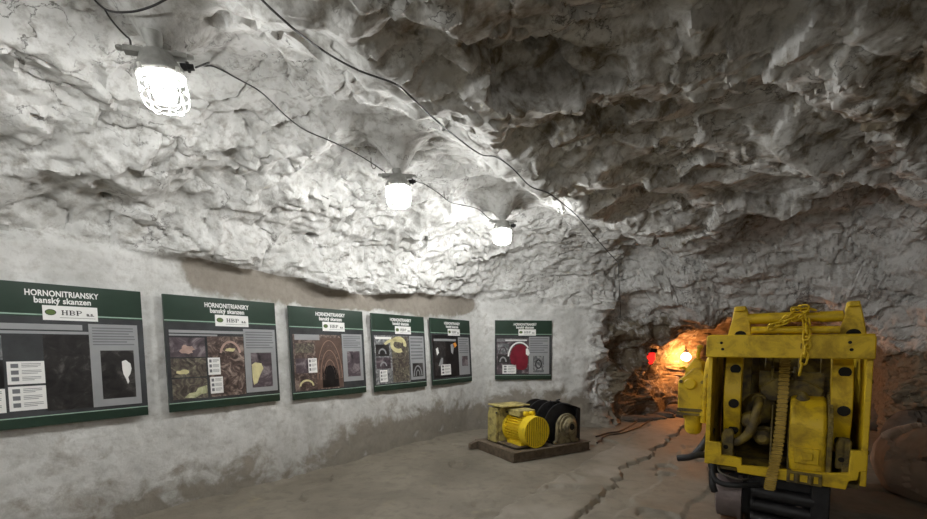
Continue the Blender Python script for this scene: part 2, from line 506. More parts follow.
# attributes
rock_tone = np.clip(.40*right+.62*sst(s_, 7.7, 8.3)*(1-.75*sst(z_, 1.75, 2.3))*(1-.8*sst(u_, .3, .9)*sst(z_, 1.2, 1.7))+.25*fbm(P*.9, 3, 95), 0, 1)  # bare rock from the pillar on; right roof only toned browner
rock_tone = np.where(plaster > .5, 0.0, rock_tone)
rock_tone = np.maximum(rock_tone, sst(s_, 9.2, 9.6)*.22)
rock_tone = np.clip(rock_tone+.75*sst(u_, .6, 1.6)*(1-sst(z_, .9, 1.7)), 0, 1)
cement_shade = lw*(1-sst(s_, 6.0, 6.4))*sst(s_, 1.35, 1.8)*(1-sst(z_, ledge+.0, ledge+.05))*sst(z_, ledge-.42+.15*np.sin(s_*2.1), ledge-.1)*.95  # grey cement tone with the overhang's shade put into the colour
damp = lw*(sst(-z_, -.62, -.02)*.62+sst(-z_, -.95, -.2)*.55*sst(s_, 2.9, 3.6))*(1-sst(s_, 8.6, 9.2))+.12*lw*plaster
damp = np.clip(damp+.35*plaster*endw*(1-sst(z_, .4, 1.0)), 0, 1)
A = {'rock_tone': rock_tone, 'cement_shade': cement_shade, 'damp': damp, 'plaster': plaster}
DN = DN.reshape(NS, NV, 3)

def grid_object(name, i0, i1, j0, j1, mask=None):
    sub = DN[i0:i1, j0:j1].reshape(-1, 3)
    a, b = i1-i0, j1-j0
    ii, jj = np.meshgrid(np.arange(a-1), np.arange(b-1), indexing='ij')
    q = (ii*b+jj)
    F = np.stack([q, q+b, q+b+1, q+1], -1).reshape(-1, 4)
    me = bpy.data.meshes.new(name)
    me.vertices.add(len(sub)); me.vertices.foreach_set('co', sub.ravel())
    me.loops.add(F.size); me.loops.foreach_set('vertex_index', F.ravel())
    me.polygons.add(len(F)); me.polygons.foreach_set('loop_start', np.arange(0, F.size, 4))
    me.update(calc_edges=True)
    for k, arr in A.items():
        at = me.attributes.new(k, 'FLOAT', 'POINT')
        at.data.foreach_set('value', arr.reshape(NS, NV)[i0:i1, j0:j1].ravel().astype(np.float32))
    me.polygons.foreach_set('use_smooth', [True]*len(me.polygons))
    me.set_sharp_from_angle(angle=math.radians(38))
    o = link(name, me, M_ROCK); o['kind'] = 'structure'
    return o
iB = int(np.searchsorted(S, 7.95)); iH = int(np.searchsorted(S, 9.5))
jL = int(NV*.235); jR = int(NV*.77)
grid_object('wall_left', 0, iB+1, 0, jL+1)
grid_object('ceiling', 0, iB+1, jL, jR+1)
grid_object('wall_right', 0, iB+1, jR, NV)
grid_object('wall_back', iB, iH+1, 0, NV)
grid_object('wall_tunnel', iH, NS, 0, NV)

shell_bvh = BVHTree.FromPolygons([tuple(p) for p in DN.reshape(-1, 3)],
    [(i*NV+j, i*NV+j+1, (i+1)*NV+j+1, (i+1)*NV+j) for i in range(0, NS-1) for j in range(NV-1)])
def hit(px, py, off=.02):
    d = ray(px, py).normalized()
    p, n, i, _ = shell_bvh.ray_cast(EYE, d)
    if p is None: return None
    return p-d*off
def up_to_rock(p):
    q = shell_bvh.ray_cast(Vector(p), Vector((0, 0, 1)))[0]
    return q if q is not None else Vector(p)

# closing walls at both ends
mb = MB()
q = [su(-3.15, u, z) for u, z in ((-5.2, -.3), (3.2, -.3), (3.2, 4.2), (-5.2, 4.2))]
mb.add(q+[p-T*.2 for p in q], [(0,1,2,3),(4,7,6,5),(0,4,5,1),(1,5,6,2),(2,6,7,3),(3,7,4,0)])
o = mb.build('wall_front', M_ROCK); o['kind'] = 'structure'
mb = MB()
q = [su(13.0, u, z) for u, z in ((-3, -.3), (3.2, -.3), (3.2, 3.2), (-3, 3.2))]
mb.add(q+[p+T*.2 for p in q], [(0,1,2,3),(4,7,6,5),(0,4,5,1),(1,5,6,2),(2,6,7,3),(3,7,4,0)])
o = mb.build('wall_end', M_ROCK); o['kind'] = 'structure'

# ------------------------------------------------------------------ floor
fs = np.concatenate([np.arange(-3.3, 1.0, .15), np.arange(1.0, 11, .022), np.arange(11, 13.4, .1)])
fu = np.concatenate([np.arange(-5.2, .8, .022), np.arange(.8, 3.3, .06)])
FS, FU = np.meshgrid(fs, fu, indexing='ij')
FP = FS[..., None]*t_+FU[..., None]*n_+np.zeros(FS.shape)[..., None]
fp = FP.reshape(-1, 3); a, b = FS.ravel(), FU.ravel()
w1 = fbm(fp*2.0, 4, 201)*.10+fbm(fp*7, 3, 207)*.035
slab = sst(b+w1, -1.97, -1.92)*(1-sst(b+w1*1.6, -1.45, -1.41))
slab2 = sst(b+w1*1.2, -1.12, -1.09)*(1-sst(b+w1, -.62, -.60))*sst(a+w1, 3.4, 3.45)*(1-sst(a+w1, 7.1, 7.2))
pitd = fbm(fp*1.7, 3, 209)
zz = .018*fbm(fp*.8, 3, 202)+.009*fbm(fp*5, 4, 203)+.036*slab+.02*slab2-.03*sst(pitd, .36, .42)
crk = (1-sst(np.abs(b+w1*1.6+1.41), 0, .02))+.8*(1-sst(np.abs(b+w1*1.2+2.3), 0, .012))*sst(fbm(fp*.9, 2, 210), 0, .1)
zz -= .012*np.clip(crk, 0, 1)
zz += .05*sst(b, -4.0, -4.5)*0+.10*sst(-b, 4.28, 4.55)*(.5+.5*fbm(fp*3, 3, 205))*(a < 6.5)
zz += .18*sst(b, 1.0, 2.4)*(.7+.6*fbm(fp*2.2, 3, 206))
fp[:, 2] = zz
me = bpy.data.meshes.new('floor')
F = []
na, nb = FS.shape
ii, jj = np.meshgrid(np.arange(na-1), np.arange(nb-1), indexing='ij'); q = ii*nb+jj
F = np.stack([q, q+nb, q+nb+1, q+1], -1).reshape(-1, 4)[:, ::-1]
me.vertices.add(len(fp)); me.vertices.foreach_set('co', fp.ravel())
me.loops.add(F.size); me.loops.foreach_set('vertex_index', F.ravel())
me.polygons.add(len(F)); me.polygons.foreach_set('loop_start', np.arange(0, F.size, 4))
me.update(calc_edges=True)
at = me.attributes.new('slab', 'FLOAT', 'POINT')
at.data.foreach_set('value', (slab*.75*sst(fbm(fp*1.5, 3, 211), -.35, .2)).astype(np.float32))
me.polygons.foreach_set('use_smooth', [True]*len(me.polygons))
me.set_sharp_from_angle(angle=math.radians(40))
o = link('floor', me, M_FLOOR); o['kind'] = 'structure'
floor_bvh = BVHTree.FromPolygons([tuple(p) for p in fp], [tuple(f) for f in F.tolist()])
def ground(p):
    q = floor_bvh.ray_cast(Vector((p[0], p[1], 1.0)), Vector((0, 0, -1)))[0]
    return q.z if q else 0.0

# ------------------------------------------------------------------ caged lamps along the crown of the gallery
M_GLOW = emit('lit_glass', LAMP_COL+(1,), LAMP_W)
def make_lamp(label):
    t = thing('caged_lamp', label, 'lamp', (0, 0, 0), (0, 0, 0), 'caged lamps along the gallery')
    h = MB()
    h.lathe([(0, .075), (.03, .085), (.055, .10), (.085, .118), (.10, .118), (.108, .108)], (0, 0, .25), (0, 0, -1), 36)
    h.box(-.14, .14, -.03, .03, .235, .262)
    h.cyl((-.155, 0, .247), (-.155, 0, .262), .02, seg=12); h.cyl((.155, 0, .247), (.155, 0, .262), .02, seg=12)
    h.build('housing', M_CAST, t, .003)
    g = MB(); g.cyl((.10, 0, .20), (.165, 0, .205), .02, .016, 14); g.cyl((.13, 0, .2025), (.145, 0, .2035), .026, seg=6)
    g.build('cable_gland', M_BLACK, t)
    gl = MB()
    gl.lathe([(0, .05), (.03, .057), (.08, .058), (.11, .052), (.13, .038), (.14, .018), (.142, .005)], (0, 0, .142), (0, 0, -1), 32)
    gl.build('glass_globe', M_GLOW, t)
    c = MB()
    for k in range(8):
        ph = 2*PI*k/8
        prof = [(.108, .142), (.112, .09), (.110, .03), (.098, -.012), (.075, -.03), (.035, -.036)]
        c.tube(spline([(r*math.cos(ph), r*math.sin(ph), z) for r, z in prof], 14), .0042, 6)
    for r, z in ((.1125, .095), (.112, .04), (.036, -.036), (.112, .138)):
        c.tube([(r*math.cos(2*PI*i/32), r*math.sin(2*PI*i/32), z) for i in range(32)], .0045, 6, True)
    for k in range(4):
        ph = PI/4+PI/2*k
        c.cyl((.116*math.cos(ph), .116*math.sin(ph), .13), (.116*math.cos(ph), .116*math.sin(ph), .16), .012, seg=8)
    c.build('cage', M_WIRE, t)
    return t
lamp0 = make_lamp('large caged lamp nearest the camera, at upper left under the rock')
LAMPS = []
gm0 = [c for c in lamp0.children if c.name.startswith('glass_globe')][0].data
for i, (px, py, tilt, label) in enumerate((
        (167, 92, (math.radians(5), math.radians(-9), .5), None),
        (399, 196, (0, math.radians(-3), .2), 'middle caged lamp of the row of three on the whitewashed roof'),
        (502, 236, (0, math.radians(2), 0), 'farthest and smallest caged lamp, above the board on the end wall'))):
    d = ray(px, py); p = EYE+d*((2.885-1.5)/d.z)
    o = lamp0 if i == 0 else copy_tree(lamp0)
    if label: o['label'] = label
    for ch in o.children:
        if ch.name.startswith('glass_globe'):
            gm = gm0.copy(); gm.materials[0] = emit('lit_glass', LAMP_COL+(1,), LAMP_W*LAMP_SHARE[i]); ch.data = gm
    o.location = p-Vector((0, 0, .07)); o.rotation_euler = tilt
    LAMPS.append(o)
# unseen copies added behind the camera as fill, with stronger bulbs
M_GLOWFILL = emit('fill_lamp_glass', LAMP_COL+(1,), REAR_FILL_W)
fill_globe = None
for (sx, ux, zx, lb) in REAR_FILL:
    o = copy_tree(lamp0)
    o.location = su(sx, ux, zx); o.rotation_euler = (0, 0, .3)
    o['label'] = lb
    for ch in o.children:
        if ch.name.startswith('glass_globe'):
            if fill_globe is None:
                fill_globe = ch.data.copy(); fill_globe.materials[0] = M_GLOWFILL
            ch.data = fill_globe
# each lamp is fixed to the rock by a short stem
for o in [x for x in COL.objects if x.name.startswith('caged_lamp')]:
    top = o.location+Vector((0, 0, .25))
    r = up_to_rock(top-Vector((0, 0, .05)))
    L = max(.02, min(.8, r.z-top.z+.03))
    mb = MB(); mb.cyl((0, 0, .245), (0, 0, .25+L), .03, .05, 14)
    mb.build('mounting_stem', M_CAST, o)

# ------------------------------------------------------------------ cables on the rock
def cable(name, pts, r, label, cat='cable', m=M_CABLE, n=None, off=.022):
    pre = [Vector(p) for p in pts if len(p) == 3 and p == pts[0]]
    post = [Vector(p) for p in pts[len(pts)//2:] if len(p) == 3]
    pre = []
    for p in pts:
        if len(p) == 2: break
        pre.append(Vector(p))
    px = [Vector((p[0], p[1], 0)) for p in pts if len(p) == 2]
    L_ = sum((px[i+1]-px[i]).length for i in range(len(px)-1))
    dense = spline(px, max(len(px), int(L_/5)))
    dd = []
    for p in dense:
        d = ray(p.x, p.y).normalized(); h = shell_bvh.ray_cast(EYE, d)[0]
        dd.append((d, (h-EYE).length if h else None))
    ks = [k for _, k in dd if k]
    ks = [k if k else ks[0] for _, k in dd]
    mn = [min(ks[max(0, i-2):i+3]) for i in range(len(ks))]
    sm = [sum(mn[max(0, i-2):i+3])/len(mn[max(0, i-2):i+3]) for i in range(len(mn))]
    P3 = pre+[EYE+d*(min(k, q)-off) for (d, _), k, q in zip(dd, sm, mn)]+post
    mb = MB(); mb.tube(spline(P3, len(P3)*3), r, 8)
    return tag(mb.build(name, m), label, cat)
def gland(o, side=1):
    M = Matrix.Translation(o.location) @ o.rotation_euler.to_matrix().to_4x4()
    return M @ Vector((.17*side, 0, .205))
g1, g2, g3 = [gland(o) for o in LAMPS]
e1, e2, e3 = [gland(o, -1)+Vector((.05, .02, .06)) for o in LAMPS]
cable('power_cable', [tuple(g1), tuple(g1+Vector((.05, .05, .06))), (204, 66), (215, 67), (240, 80), (262, 93), (285, 115), (305, 130), (335, 143), (362, 157), (385, 172), tuple(e2)], .0048,
      'black cable running between the nearest and the middle caged lamp')
cable('power_cable', [tuple(g2), (424, 184), (437, 192), (450, 202), (462, 205), (478, 209), (487, 217), tuple(e3)], .0048,
      'thin cable running between the middle and the farthest caged lamp')
cable('power_cable', [(84, -12), (105, 9), (128, 12), (150, 7), (172, -4), (190, -14)], .005, 'dark cable sagging across the top left corner of the roof')
cable('power_cable', [(104, 8), (110, 18), (120, 30), (130, 40), tuple(e1)], .005, 'short dark cable dropping to the nearest caged lamp')
cable('signal_cable', [(250, -14), (262, 0), (280, 17), (300, 34), (330, 55), (360, 71), (395, 84), (412, 98), (430, 115), (455, 136), (480, 154), (496, 157), (512, 168), (530, 186), (548, 193), (562, 203), (577, 216), (595, 237), (610, 254), (618, 262)], .0058,
      'long dark cable along the edge of the shadowed roof')
cable('drop_cable', [(618, 262), (619, 280), (620, 300), (620.5, 310), (620, 318)], .005, 'thin cable hanging straight down the end wall')
for (px, py), label in (((371, 160), 'small wire hook in the roof beside the middle lamp'), ((529, 243), 'small wire ring in the roof right of the farthest lamp'), ((444, 192), 'small wire hook holding the cable between two lamps')):
    p = hit(px, py, .01)
    mb = MB()
    mb.tube(spline([(0, 0, .06), (0, 0, .0), (.004, 0, -.05), (.02, 0, -.085), (.045, 0, -.08), (.05, 0, -.05)], 20), .0045, 6)
    tag(mb.build('wire_hook', M_STEEL, None, loc=p, rot=(0, 0, random.uniform(-.5, .5))), label, 'hook')

# ------------------------------------------------------------------ text
_text = {}
def text_mesh(s, size, bold=0.0, spread=1.0, depth=.0006):
    k = (s, size, bold, spread)
    if k in _text: return _text[k]
    cu = bpy.data.curves.new('lettering', 'FONT')
    cu.body = s; cu.size = size; cu.align_x = 'CENTER'; cu.align_y = 'CENTER'
    cu.offset = bold; cu.space_character = spread; cu.extrude = depth; cu.resolution_u = 4
    o = bpy.data.objects.new('lettering', cu); COL.objects.link(o)
    dg = bpy.context.evaluated_depsgraph_get()
    me = bpy.data.meshes.new_from_object(o.evaluated_get(dg))
    bpy.data.objects.remove(o)
    _text[k] = me
    return me

# ------------------------------------------------------------------ information boards
BW, BH = 1.05, 1.075
M_GREEN = None
def board_mat(name, col, rough=.28, var=.1, scale=6): return plain(name, col, rough, 0, var, scale)
M_GREEN = board_mat('board_green', rgb(38, 56, 46), .3, .25, 2.5)
M_GREY = board_mat('board_dark_print', rgb(66, 68, 70), .25, .35, 3)
M_WHITE = board_mat('white_print', rgb(232, 232, 230), .4, .04)
M_LINE = board_mat('rule_print', rgb(150, 176, 160), .4, .05)
M_SHEET = board_mat('grey_sheet', rgb(150, 152, 154), .3, .08, 5)
M_INK = board_mat('black_ink', rgb(26, 26, 30), .4, .05)
M_EMB = board_mat('emblem_green', rgb(84, 106, 52), .4, .1)
M_TXT = board_mat('fine_text', rgb(112, 114, 118), .4, .1)
def photo_mat(name, stops, scale=4, dist=1.2, seed=0.0, rough=.36):
    n = NT(name)
    mp = n.node('ShaderNodeMapping'); mp.inputs['Location'].default_value = (seed, seed*1.7, 0)
    n.link(n.coords(), mp.inputs['Vector'])
    f = n.noise(scale*1.7, 6, .65, mp.outputs[0], dist)
    return n.set(n.ramp(f, stops), rough)
D_ = lambda *c: rgb(*c)
PH_DARK = photo_mat('dark_photo', [(.3, D_(18,18,20)), (.55, D_(46,44,44)), (.75, D_(96,94,92))], 5)
PH_BROWN = photo_mat('brown_photo', [(.3, D_(26,22,22)), (.5, D_(84,70,66)), (.7, D_(166,150,140))], 6, 1.6, 2)
PH_MINE = photo_mat('mine_photo', [(.28, D_(24,22,26)), (.46, D_(78,70,66)), (.6, D_(116,112,98)), (.76, D_(176,172,150))], 7, 2, 4)
PH_GREY = photo_mat('grey_photo', [(.3, D_(50,52,56)), (.5, D_(112,114,116)), (.7, D_(186,188,188))], 6, 2, 6)
PH_RED = photo_mat('wine_photo', [(.3, D_(60,24,36)), (.55, D_(112,36,54)), (.8, D_(150,60,74))], 4, .6, 8)
PH_PALE = photo_mat('pale_photo', [(.3, D_(96,100,86)), (.5, D_(176,178,140)), (.7, D_(224,224,190))], 5, 1.5, 9)
PH_BLACK = photo_mat('black_photo', [(.35, D_(10,10,12)), (.7, D_(34,32,34))], 5, .6, 11)
PH_PURP = photo_mat('purple_photo', [(.3, D_(34,30,34)), (.55, D_(88,78,84)), (.72, D_(152,144,146))], 5, 1, 12)
PH_FLAME = board_mat('flame_print', rgb(236, 150, 60), .3, .3, 20)
PH_CREAM = board_mat('cream_print', rgb(206, 198, 152), .3, .2, 12)
PH_ROSE = board_mat('rose_print', rgb(176, 150, 140), .3, .25, 14)
PH_WINE = board_mat('wine_print', rgb(118, 30, 48), .3, .25, 8)

# local board frame: x right, z up, front at y < 0; positions as fractions from the top left corner
def rect(x0, y0, x1, y1, layer, shear=0.0):
    mb = MB()
    d = -.011-.0007*layer
    X0, X1 = (x0-.5)*BW, (x1-.5)*BW; Z0, Z1 = (.5-y1)*BH, (.5-y0)*BH
    mb.box(X0, X1, d, -.0095, Z0, Z1)
    return mb
def poly(pts, layer):
    mb = MB(); mb.prism([((x-.5)*BW, (.5-y)*BH) for x, y in pts], -.011-.0007*layer, -.010, 'y'); return mb
def ell(cx, cy, rx, ry, n=28, a0=0, a1=2*PI):
    return [(cx+rx*math.cos(a0+(a1-a0)*i/n), cy+ry*math.sin(a0+(a1-a0)*i/n)) for i in range(n if a1-a0 > 6.2 else n+1)]
def blob(cx, cy, rx, ry, seed, n=18):
    rnd = random.Random(seed)
    return [(cx+rx*math.cos(2*PI*i/n)*rnd.uniform(.65, 1.1), cy+ry*math.sin(2*PI*i/n)*rnd.uniform(.65, 1.1)) for i in range(n)]
def arc(cx, cy, rx, ry, w, a0, a1, layer, n=24):
    mb = MB()
    d0, d1 = -.011-.0007*layer, -.010
    for i in range(n):
        q = []
        for t, k in ((i, 0), (i+1, 0), (i+1, 1), (i, 1)):
            a = a0+(a1-a0)*t/n
            q.append(((cx+(rx-w*k)*math.cos(a)-.5)*BW, (.5-cy)*BH+(ry-w*k)*math.sin(a)*BH))
        mb.prism(q, d0, d1, 'y')
    return mb
def lines(x0, y0, x1, y1, n, layer, ragged=.25, seed=1, h=.45):
    mb = MB(); rnd = random.Random(seed)
    st = (y1-y0)/n
    for i in range(n):
        r = rect(x0, y0+st*i, x1-(x1-x0)*ragged*rnd.random()*(1 if i % 3 == 2 else .15), y0+st*(i+h), layer)
        mb.add(r.v, r.f)
    return mb
def put_text(s, size, x, y, layer, m, parent, bold=0, spread=1.0, sx=1.0):
    o = link('lettering', text_mesh(s, size, bold, spread), m, parent, ((x-.5)*BW, -.0115-.0007*layer, (.5-y)*BH), (PI/2, 0, 0))
    o.scale = (sx, 1, 1)
    return o
def serif_letters(parent, x, y, h, m, layer):
    """H B P in a slab serif, then a.s."""
    mb = MB(); d0, d1 = -.0115-.0007*layer-.0004, -.0112
    st = h*.2
    def bx(x0, x1, z0, z1): mb.box(x0, x1, d0, d1, z0, z1)
    cx, cz = (x-.5)*BW, (.5-y)*BH-h/2
    def stem(X): bx(X-st/2, X+st/2, cz, cz+h); bx(X-st, X+st, cz, cz+h*.09); bx(X-st, X+st, cz+h*.91, cz+h)
    def bowl(X, z0, z1, rx):
        zc, rz = (z0+z1)/2, (z1-z0)/2; n = 10
        for i in range(n):
            q = []
            for t, k in ((i, 0), (i+1, 0), (i+1, 1), (i, 1)):
                a = -PI/2+PI*t/n
                q.append((X+(rx-st*.8*k)*math.cos(a), zc+(rz-h*.09*k)*math.sin(a)))
            mb.prism(q, d0, d1, 'y')
        bx(X-st, X, z0, z0+h*.09); bx(X-st, X, z1-h*.09, z1)
    p = h*1.18
    X = cx; stem(X); stem(X+h*.62); bx(X, X+h*.62, cz+h*.46, cz+h*.55)
    X = cx+p; stem(X); bowl(X+st*1.2, cz, cz+h*.54, h*.45); bowl(X+st*1.2, cz+h*.46, cz+h, h*.40)
    X = cx+2*p-h*.1; stem(X); bowl(X+st*1.2, cz+h*.42, cz+h, h*.44)
    return mb.build('lettering', m, parent, smooth=0)

def board(label, loc, rotz, lean, prints, rule=.215, roll=0.0):
    t = thing('information_board', label, 'board', loc, (lean, roll, rotz), 'mining museum boards on the walls')
    b = MB(); b.box(-BW/2, BW/2, -.010, .012, -BH/2, BH/2)
    b.build('backing_board', M_GREEN, t, .002)
    rect(0.0, rule+.02, 1, .925, 0).build('print_field', M_GREY, t, smooth=0)
    rect(0, rule, 1, rule+.009, 0).build('rule_line', M_LINE, t, smooth=0)
    rect(0, .925, 1, .932, 0).build('rule_line', M_LINE, t, smooth=0)
    put_text('HORNONITRIANSKY', .062, .525, .070, 1, M_WHITE, t, .0016, 1.04, .70)
    put_text('banský skanzen', .062, .525, .119, 1, M_WHITE, t, .0018, 1.04, .82)
    sk = rect(.41, .152, .715, .256, 2).build('sticker', M_WHITE, t, smooth=0)
    poly(ell(.452, .200, .026, .018), 3).build('emblem', M_EMB, sk, smooth=0)
    arc(.452, .200, .030, .0215, .004, 0, 2*PI, 3).build('emblem', M_INK, sk, smooth=0)
    serif_letters(sk, .517, .200, .038, M_INK, 3)
    put_text('a.s.', .038, .672, .208, 3, M_INK, sk, .0012)
    rect(.50, .235, .70, .2375, 3).build('underline', M_INK, sk, smooth=0)
    L = 3
    for item in prints:
        kind, geo, m = item[0], item[1], item[2]
        o = geo.build(kind, m, t, smooth=0)
        for sub in item[3:]:
            sub[1].build(sub[0], sub[2], o, smooth=0)
    return t
def sheet(x0, y0, x1, y1, ph, pm, seed, *extra):
    """a pale text sheet with a picture on it"""
    return ('text_sheet', rect(x0, y0, x1, y1, 2), M_SHEET, ('text_lines', lines(x0+.02, y0+.025, x1-.02, ph[1]-.03, 7, 3, .3, seed), M_TXT),
            ('photo', rect(*ph, 3), pm))+extra
def card(x0, y0, x1, y1, seed):
    rnd = random.Random(seed)
    w, h = x1-x0, y1-y0
    g = MB()
    for i in range(3):
        for q in (rect(x0+w*.10, y0+h*(.10+.29*i), x0+w*.30, y0+h*(.28+.29*i), 4), lines(x0+w*.38, y0+h*(.10+.29*i), x1-w*.08, y0+h*(.30+.29*i), 3, 4, .5, seed+i, .35)): g.add(q.v, q.f)
    return ('white_card', rect(x0, y0, x1, y1, 3), M_WHITE, ('line_drawing', g, M_TXT))

def on_wall(px, py, off=.045):
    """a point on the left wall's plane seen at this pixel"""
    d = ray(px, py); dn = Vector((d.x, d.y, 0)).dot(N)
    k = (-4.49+off+.06*(1.4-1.5))/(dn+.06*d.z)
    return EYE+d*k
LWZ = math.atan2(T.y, T.x)                       # the board's x axis runs along the wall
LEAN = -math.atan(.06)
def wall_spot(s, z): return su(s, -4.49+.045+.06*(1.4-z), z)

tl = ('caption_strip', rect(.03, .30, .72, .325, 2), M_SHEET)
tl2 = ('caption_strip', rect(.03, .335, .42, .35, 2), M_SHEET)
P1 = [('caption_strip', rect(.05, .285, .62, .325, 2), M_SHEET), ('caption_strip', rect(.05, .335, .66, .355, 2), M_SHEET),
      ('photo_print', rect(.02, .37, .20, .53, 2), PH_GREY, ('bright_figure', poly(blob(.12, .44, .035, .05, 1), 3), M_SHEET)),
      ('photo_print', rect(.02, .54, .20, .72, 2), PH_BLACK), ('photo_print', rect(.40, .36, .68, .90, 1), PH_DARK),
      card(.215, .545, .40, .70, 3), card(.02, .725, .20, .885, 4), card(.215, .715, .40, .88, 5),
      sheet(.655, .275, .96, .90, (.715, .475, .925, .845), PH_DARK, 6,
            ('bright_figure', poly([(.845,.56),(.87,.55),(.9,.58),(.905,.62),(.895,.66),(.88,.685),(.885,.72),(.875,.74),(.865,.70),(.85,.66),(.845,.62)], 4), M_WHITE))]
P2 = [tl, tl2, ('photo_print', rect(.03, .365, .31, .535, 2), PH_PURP, ('bright_figure', poly(blob(.16, .47, .06, .045, 2), 3), PH_ROSE)),
      ('photo_print', rect(.03, .545, .31, .71, 2), PH_MINE, ('bright_figure', poly(blob(.12, .665, .06, .022, 3), 3), PH_CREAM)),
      ('photo_print', rect(.03, .72, .31, .90, 2), PH_MINE, ('bright_figure', poly([(.12,.885),(.16,.85),(.21,.845),(.23,.81),(.305,.79),(.305,.86),(.26,.865),(.2,.895)], 3), PH_PALE)),
      ('photo_print', rect(.33, .35, .655, .90, 1), PH_BROWN, ('figure', arc(.53, .53, .10, .14, .02, .2, PI-.2, 3), PH_ROSE), ('figure', poly(blob(.53, .475, .05, .02, 4), 3), PH_CREAM)),
      card(.325, .545, .43, .70, 7), card(.335, .72, .445, .87, 8),
      sheet(.66, .275, .98, .89, (.72, .505, .93, .845), PH_PURP, 9,
            ('bright_figure', poly([(.725,.62),(.76,.60),(.82,.61),(.84,.66),(.80,.73),(.77,.80),(.735,.82),(.725,.75)], 4), PH_CREAM))]
ARCH = board_mat('arch_print', rgb(150, 124, 112), .36, .2, 10); ARCD = board_mat('arch_dark_print', rgb(92, 74, 66), .36, .25, 10)
P3 = [('photo_print', rect(.03, .30, .66, .93-.02, 1), PH_BROWN), ('tunnel_view', rect(.30, .33, .655, .90, 2), ARCD)]
for k in range(6):
    P3.append(('steel_arch', arc(.48, .82, .172-.020*k, .46-.055*k, .008, .05, PI-.05, 3), ARCH if k % 2 == 0 else PH_BROWN))
P3 += [('photo_print', poly([(.37,.895),(.38,.74),(.43,.66),(.48,.645),(.54,.66),(.585,.74),(.60,.895)], 3), PH_BLACK), ('caption_strip', rect(.05, .30, .36, .36, 3), M_SHEET),
       ('photo_print', rect(.05, .40, .28, .50, 3), PH_MINE), ('photo_print', rect(.05, .56, .20, .72, 3), PH_PURP), card(.20, .56, .31, .72, 10),
       ('photo_print', rect(.05, .75, .30, .90, 3), PH_BROWN, ('figure', arc(.17, .86, .09, .07, .02, 0, PI, 4), PH_CREAM)),
       sheet(.665, .285, .965, .845, (.73, .49, .92, .79), PH_PURP, 11)]
P4 = [('photo_print', rect(.03, .28, .66, .91, 1), PH_GREY), ('caption_strip', rect(.05, .30, .36, .33, 2), M_WHITE),
      ('photo_print', rect(.33, .29, .65, .90, 2), PH_MINE),
      ('cream_hose', arc(.46, .40, .15, .11, .055, -.3, 5.2, 3), PH_CREAM), ('cream_hose', arc(.40, .46, .24, .14, .04, .9, 2.6, 3), PH_CREAM),
      ('photo_print', rect(.05, .40, .28, .55, 3), PH_DARK, ('figure', arc(.16, .52, .07, .07, .02, 0, PI, 4), M_SHEET)),
      ('photo_print', rect(.05, .57, .30, .71, 3), PH_PURP, ('figure', arc(.17, .68, .06, .06, .02, 0, PI, 4), M_SHEET)), card(.10, .73, .23, .885, 12),
      sheet(.675, .28, .97, .89, (.715, .66, .93, .85), PH_DARK, 13, ('steel_arch', arc(.82, .84, .09, .15, .02, 0, PI, 4), M_SHEET), ('steel_arch', arc(.82, .84, .045, .09, .015, 0, PI, 4), M_SHEET))]
P5 = [('photo_print', rect(.03, .25, .66, .90, 1), PH_BLACK), ('caption_strip', rect(.06, .31, .60, .345, 2), M_SHEET),
      ('photo_print', rect(.06, .36, .33, .86, 2), PH_DARK, ('bright_figure', poly([(.10,.46),(.15,.44),(.17,.52),(.12,.56)], 3), M_WHITE), ('bright_figure', poly([(.14,.72),(.22,.60),(.26,.60),(.24,.72)], 3), M_SHEET)),
      ('bright_figure', poly([(.46,.40),(.52,.38),(.54,.44),(.51,.55),(.47,.52)], 3), M_SHEET), ('flame', poly([(.53,.38),(.59,.36),(.62,.41),(.56,.45)], 3), PH_FLAME),
      card(.20, .70, .44, .86, 14), sheet(.66, .28, .95, .88, (.74, .58, .90, .74), PH_PURP, 15)]
P6 = [('photo_print', rect(.03, .30, .60, .90, 1), PH_PURP), ('caption_strip', rect(.18, .325, .56, .345, 2), M_WHITE), ('caption_strip', rect(.03, .31, .55, .36, 1), M_SHEET),
      ('photo_print', rect(.05, .39, .24, .56, 2), PH_GREY, ('figure', arc(.14, .55, .07, .11, .025, 0, PI, 3), PH_PURP)), ('photo_print', rect(.05, .58, .24, .72, 2), PH_DARK, ('figure', arc(.14, .70, .065, .09, .025, 0, PI, 3), M_SHEET)),
      ('red_overall', poly([(.26,.60),(.30,.47),(.38,.41),(.47,.40),(.54,.44),(.57,.54),(.58,.70),(.56,.80),(.50,.84),(.40,.83),(.28,.72)], 3), PH_WINE),
      ('white_hose', arc(.43, .62, .21, .26, .025, .7, PI-.05, 4), M_WHITE), ('white_glove', poly([(.54,.48),(.58,.47),(.61,.56),(.58,.60),(.54,.57)], 4), M_WHITE),
      card(.13, .75, .37, .92-.02, 16), sheet(.595, .275, .955, .905, (.67, .60, .86, .88), PH_GREY, 17, ('line_drawing', arc(.765, .74, .06, .08, .02, 0, 2*PI, 4), M_INK))]
board('dark board at the left edge of the picture, cut by the frame', wall_spot(.705, 1.435), LWZ, LEAN, P1)
board('second board from the left, brown photographs and a cream rock sample', wall_spot(1.915, 1.434), LWZ, LEAN, P2)
board('third board from the left, photograph of a brown arched tunnel', wall_spot(3.122, 1.420), LWZ, LEAN, P3)
board('fourth board from the left, photograph of a pale coiled hose', wall_spot(4.315, 1.412), LWZ, LEAN, P4)
board('fifth board from the left, nearly black photograph with a small flame', wall_spot(5.508, 1.412), LWZ, LEAN, P5)
# the sixth hangs on the end wall
P6D = hit(523, 350, 0)
n6 = Vector((.13, -1, 0)).normalized()
board('board with a wine red photograph, alone on the end wall above the winch', P6D+Vector((0, -.055, 0)), math.radians(5.0), math.radians(-1.0), P6, .23)

